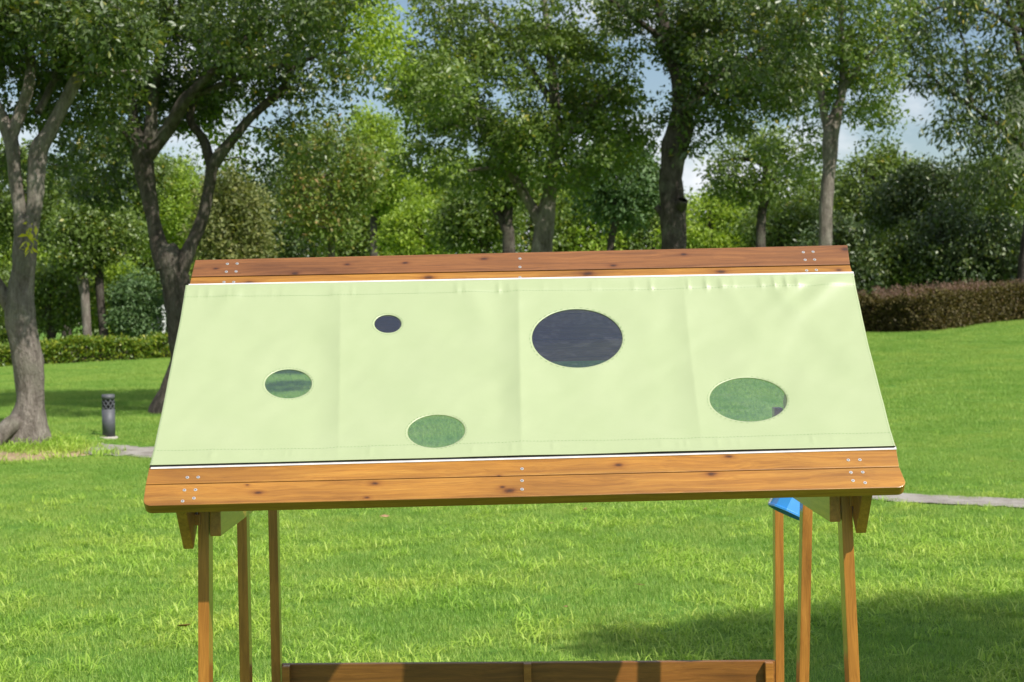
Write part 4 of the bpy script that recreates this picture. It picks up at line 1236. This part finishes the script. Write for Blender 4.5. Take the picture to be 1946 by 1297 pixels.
# picture coordinates of every point, to set out the windows where they were measured
inv = np.array(CAMROT.transposed())
cw = (wld - np.array([0, 0, EYE])) @ inv.T
PX = W0 / 2 - F * cw[:, 0] / cw[:, 2]; PYp = H0 / 2 + F * cw[:, 1] / cw[:, 2]
ELL = [(737, 616, 25.5, 17, 0), (1097, 643.5, 86, 55.5, 0.01), (548, 730, 44.5, 27.5, -0.02), (829, 820, 54.5, 31, -0.06), (1422, 760, 73.5, 41.5, 0.03)]
idx = np.arange((NU + 1) * (NV + 1)).reshape(NV + 1, NU + 1)
fq = np.stack([idx[:-1, :-1], idx[:-1, 1:], idx[1:, 1:], idx[1:, :-1]], -1).reshape(-1, 4)
locT = loc.copy()
hole = np.zeros(len(fq), bool)
panes = []
rings_st = []
for (ex, ey, ra, rb, th) in ELL:
    dx, dy = PX - ex, PYp - ey
    qx = (dx * math.cos(th) + dy * math.sin(th)) / ra; qy = (-dx * math.sin(th) + dy * math.cos(th)) / rb
    rad = np.sqrt(qx ** 2 + qy ** 2)
    fc = rad[fq].mean(1)
    inside = fc < 1.0
    hole |= inside
    # affine map picture -> roof coordinates near this window
    near = rad < 1.6
    A = np.column_stack([PX[near] - ex, PYp[near] - ey, np.ones(near.sum())])
    sol, *_ = np.linalg.lstsq(A, loc[near], rcond=None)
    bnd = np.intersect1d(np.unique(fq[inside]), np.unique(fq[~inside]))
    for v in bnd:
        f_ = 1.0 / rad[v]
        new = np.array([(PX[v] - ex) * f_, (PYp[v] - ey) * f_, 1.0]) @ sol
        old = np.array([(PX[v] - ex), (PYp[v] - ey), 1.0]) @ sol
        locT[v] += (new - old) * np.array([1, 1, 0.0])
    pane_f = fq[(fc < 1.16)]
    panes.append(pane_f)
    t = np.linspace(0, 2 * math.pi, 90, endpoint=False)
    sx_, sy_ = np.cos(t) * (ra + 4.2), np.sin(t) * (rb + 2.9)
    rings_st.append(np.column_stack([sx_ * math.cos(th) - sy_ * math.sin(th), sx_ * math.sin(th) + sy_ * math.cos(th), np.ones(90)]) @ sol)
cloth_f = fq[~hole]
def compact(v, f):
    used = np.unique(f); mp_ = np.full(len(v), -1); mp_[used] = np.arange(len(used))
    return v[used], mp_[f]
cv, cf = compact(locT, cloth_f)
cloth = place("canopy", np_mesh("canopy", cv, cf, smooth=True), RM, house, M_TARP)
cloth["label"] = "pale green fabric sheet with five round clear windows"
sd = cloth.modifiers.new("thickness", 'SOLIDIFY'); sd.thickness = 0.0012; sd.offset = -1
for pf_ in panes:
    v_, f_ = compact(loc - np.array([0, 0, 0.0022]), pf_)
    pane = place("window_pane", np_mesh("window_pane", v_, f_, smooth=True), RM, cloth, M_VINYL)
# stitching: short raised thread dashes
def grid_at(u, v):
    i = min(NU, max(0, int(round(u * NU)))); j = min(NV, max(0, int(round(v * NV))))
    k = idx[j, i]
    return loc[k]
sbm = Tubes()
def dash(a, b):
    a = np.array(a); b = np.array(b); up = np.array([0, 0, 0.0006])
    m_ = (a + b) / 2 + np.array([0, 0, 0.0003])
    sbm.add(np.array([[*(a + up * 0.2), 0.0002], [*(m_ + up), 0.0004], [*(b + up * 0.2), 0.0003]]), 4)
for vv in (0.062 + 0.004, ):
    for k in range(0, NU - 1, 2):
        dash(grid_at(k / NU, 1 - vv), grid_at((k + 1.2) / NU, 1 - vv))
        dash(grid_at(k / NU, 0.081), grid_at((k + 1.2) / NU, 0.081))
for k in range(0, NV - 1, 2):
    for u_ in (0.0025, 0.9975):
        dash(grid_at(u_, k / NV), grid_at(u_, (k + 1.2) / NV))
for rg_ in rings_st:
    for k in range(0, 90, 2):
        dash(rg_[k] + np.array([0, 0, 0.0006]), rg_[(k + 1) % 90] + np.array([0, 0, 0.0006]))
place("stitching", sbm.mesh("stitching"), RM, cloth, M_STITCH)

# ---- rafters, posts, beams
def bar(name, a, b, w, h, m, up=(0, 0, 1), bev=0.003, parent=None, w_dir=None):
    """square timber from a to b: width w across, height h towards up"""
    a, b = Vector(a), Vector(b)
    M = frame((a + b) / 2, b - a, up)
    return place(name, box_mesh(name, (b - a).length, w, h, bev), M, parent or house, m)
def slope_pt(u, v, z): return RM @ Vector((u, v, z))
LEN = rl[1]
# barge rafters outside the posts (their cut ends show under the eave)
RH = 0.155
YP = 4.70
for px0, px1 in ((336, 356), (1638, 1658)):
    u0 = rc(P((px0 + px1) / 2, 1000, 4.62))[0]
    w = (px1 - px0) / F * YP
    v0 = 0.028
    bar("rafter", slope_pt(u0, v0, -0.05 - RH / 2), slope_pt(u0, LEN - 0.1, -0.05 - RH / 2), w, RH, M_POST, RN, 0.005)
# middle rafter
u0 = rc(P(993.5, 960, YP))[0]
bar("rafter", slope_pt(u0, 0.035, -TH - 0.022), slope_pt(u0, LEN - 0.02, -TH - 0.022), 0.024, 0.042, M_POST, RN, 0.002)

# the rear slope: boards only near the ridge, rafters running on to the rear posts
BV = Vector((0, -RVv.y, 0)) ; 
bk = Vector((RVv.x, abs(RVv.y), -RVv.z)).normalized()
BN = RU.cross(bk); BN = BN if BN.z > 0 else -BN
BMx = Matrix((RU, bk, BN)).transposed().to_4x4(); BMx.translation = cR - Vector((0, 0, 0.0))
halfR = (RR - RL).length / 2
for k, (v0, v1) in enumerate(((0.004, 0.135), (0.138, 0.27), (0.273, 0.40), (0.403, 0.515))):
    place("rear_board", box_mesh("rear_board", 2 * halfR - 0.02, v1 - v0, TH, 0.003), BMx @ Matrix.Translation((0, (v0 + v1) / 2, -TH / 2)), house, M_RIDGE if k % 2 == 0 else M_EAVE)
for uu in (-halfR + 0.10, 0.0, halfR - 0.10):
    bar("rear_rafter", BMx @ Vector((uu, 0.035, -TH - 0.033)), BMx @ Vector((uu, 0.76, -TH - 0.033)), 0.028, 0.06, M_POST, BN, 0.003)

def post(px_t, py_t, px_b, py_b, Y, w_px, d, top_z, name="post"):
    """px_t, px_b: centre of the front face high and low"""
    a, b = P(px_t, py_t, Y), P(px_b, py_b, Y)
    dirv = (b - a) / (b.z - a.z)
    foot_ = a + dirv * (0.0 - 0.05 - a.z)
    topp = a + dirv * (top_z - a.z)
    w = w_px / F * Y
    M = frame((foot_ + topp) / 2 + Vector((0, d / 2, 0)), topp - foot_, (0, 1, 0))
    return place(name, box_mesh(name, (topp - foot_).length, w, d, 0.0028), M, house, M_POST)
def slope_z(y, drop): # height of the front slope's underside at distance y
    t = (y - cE.y) / (cR.y - cE.y)
    return cE.z + (cR.z - cE.z) * t - drop
def bslope_z(y, drop):
    return cR.z - (y - cR.y) * abs(bk.z) / bk.y - drop
Y_F, Y_M, Y_B = 4.74, 5.32, 5.86
zf = slope_z(Y_F + 0.02, TH / math.cos(math.radians(43)) + 0.015)
post(386.5, 985, 386.8, 1290, Y_F, 21, 0.066, zf)
post(1610, 985, 1624, 1290, Y_F, 21, 0.066, zf)
zm = cR.z - 0.07
post(459.5, 1000, 465, 1290, Y_M, 19, 0.06, zm)
post(1534.5, 1000, 1528.5, 1290, Y_M, 19, 0.06, zm)
zb = bslope_z(Y_B + 0.03, 0.05)
post(518.5, 1000, 524.5, 1290, Y_B, 17.5, 0.055, zb)
post(1481, 1000, 1482.5, 1290, Y_B, 16.5, 0.055, zb)
# side beams inside the posts
hb = 0.085
for sgn, p0, p1, py in ((-1, 399, 420, 1019.5), (1, 1577, 1598, 992.5)):
    a = P(p0, py, Y_F - 0.012); b = P(p1, py, Y_F - 0.012)
    w = b.x - a.x
    c0 = (a + b) / 2 + Vector((0, 0, hb / 2))
    bar("side_beam", c0, c0 + Vector((0, Y_M + 0.07 - Y_F, 0)), w, hb, M_POST, (0, 0, 1), 0.003)
# packing blocks between barge rafter and post
for p0, p1, py in ((366, 384, 986), (1611, 1627, 950)):
    a = P((p0 + p1) / 2, py, Y_F + 0.02)
    place("packing_block", box_mesh("packing_block", (p1 - p0) / F * Y_F, 0.06, 0.03, 0.002), Matrix.Translation(a), house, M_POST)

# rear rail between the rear posts, with three battens
YR = Y_B + 0.012
a, b = P(535, 1261.5, YR), P(1472, 1255, YR)
up_r = Vector((0, 0, 1))
RH2 = 0.145
rail_dir = (b - a).normalized()
Mr = frame((a + b) / 2 - Vector((0, 0, RH2 / 2)), rail_dir, up_r)
place("rail_board", box_mesh("rail_board", (b - a).length, 0.024, RH2, 0.003), Mr, house, M_RAIL)
Mr2 = frame((a + b) / 2 - Vector((0, 0, RH2 * 1.5 + 0.012)), rail_dir, up_r)
place("rail_board", box_mesh("rail_board", (b - a).length, 0.024, RH2, 0.003), Mr2, house, M_RAIL)
for px0, px1, py in ((537, 551, 1265), (995, 1009.5, 1259.5), (1453.5, 1469, 1258)):
    t = P((px0 + px1) / 2, py, YR - 0.030)
    w = (px1 - px0) / F * YR
    place("batten", box_mesh("batten", w, 0.03, 0.32, 0.004), Matrix.Translation((t.x, YR - 0.030, t.z - 0.16)), house, M_POST)
# low floor frame that carries the rails, below the picture
for yy in (Y_F + 0.03, Y_B + 0.02):
    x0, x1 = (-0.93, 0.93) if yy < 5 else (-0.85, 0.83)
    bar("floor_beam", (x0, yy, 0.06), (x1, yy, 0.06), 0.03, 0.1, M_POST, (0, 0, 1), 0.003)

# ------------------------------------------------------------------ blue bucket hung under the roof
Yb = 5.58
bc = P(1500, 968, Yb)
bk_root = empty("plastic_bucket", bc - Vector((0, 0, 0.09)), "blue faceted plastic bucket hung upside down under the roof beside the rear posts", "bucket")
axis = Vector((-0.44, -0.14, -0.9)).normalized()
Mb = frame(bc, axis, (0, 1, 0))
bm = bmesh.new()
prof = [(-0.15, 0.040), (-0.145, 0.043), (0.008, 0.064), (0.010, 0.069), (0.016, 0.069), (0.016, 0.061), (-0.135, 0.038)]
n_ = 10; prev = None; first = None
for k in range(n_):
    a = k / n_ * 2 * math.pi
    rg_ = [bm.verts.new((x, math.cos(a) * r, math.sin(a) * r)) for x, r in prof]
    if prev:
        for j in range(len(prof) - 1): bm.faces.new((prev[j], prev[j + 1], rg_[j + 1], rg_[j]))
    else: first = rg_
    prev = rg_
for j in range(len(prof) - 1): bm.faces.new((prev[j], prev[j + 1], first[j + 1], first[j]))
bm.verts.ensure_lookup_table()
bm.faces.new([bm.verts[k * len(prof)] for k in range(n_)])
bm.faces.new([bm.verts[k * len(prof) + len(prof) - 1] for k in range(n_)][::-1])
place("shell", bm_mesh("shell", bm), Mb, bk_root, M_BLUE)
tbh = Tubes()
hp = [Vector((0.012, 0.068 * math.cos(t), 0)) + Vector((-0.19 * math.sin(t), 0, 0)) for t in np.linspace(0, math.pi, 12)]
tbh.add(np.array([(*p, 0.0035) for p in hp]), 8)
place("handle", tbh.mesh("handle"), Mb, bk_root, M_STEEL)

# ------------------------------------------------------------------ fallen leaves
r = np.random.default_rng(77)
for px, py, lab in ((349, 1208, "brown fallen leaf on the grass left of the front post"), (1047, 1007, "pale fallen leaf on the grass just under the eave's middle"),
                    (1075, 1170, "pale fallen leaf on the grass above the rail's middle"), (732, 992, "dark fallen leaf on the grass under the eave, left of the middle"),
                    (1112, 980, "small brown leaf on the grass close under the eave"), (1216, 1127, "dark curled leaf on the grass by the edge of the shade"),
                    (1922, 885, "pale curled leaf on the lawn at the right edge")):
    p = G(px, py)
    V, Fc, rd = leaves(np.array([(0, 0, 0)]), 1, 0.001, 0.075, r, 1, 0.6, 0)
    V = V - V.mean(0)
    V[:, 2] *= 0.35
    me = np_mesh("fallen_leaf", V, Fc, np.full(4, r.uniform(0, 1)))
    o = place("fallen_leaf", me, Matrix.Translation(p + Vector((0, 0, 0.045))), None, L_FALLEN)
    sdm = o.modifiers.new("thickness", 'SOLIDIFY'); sdm.thickness = 0.0015
    tag(o, lab, "leaf", "fallen leaves on the lawn")
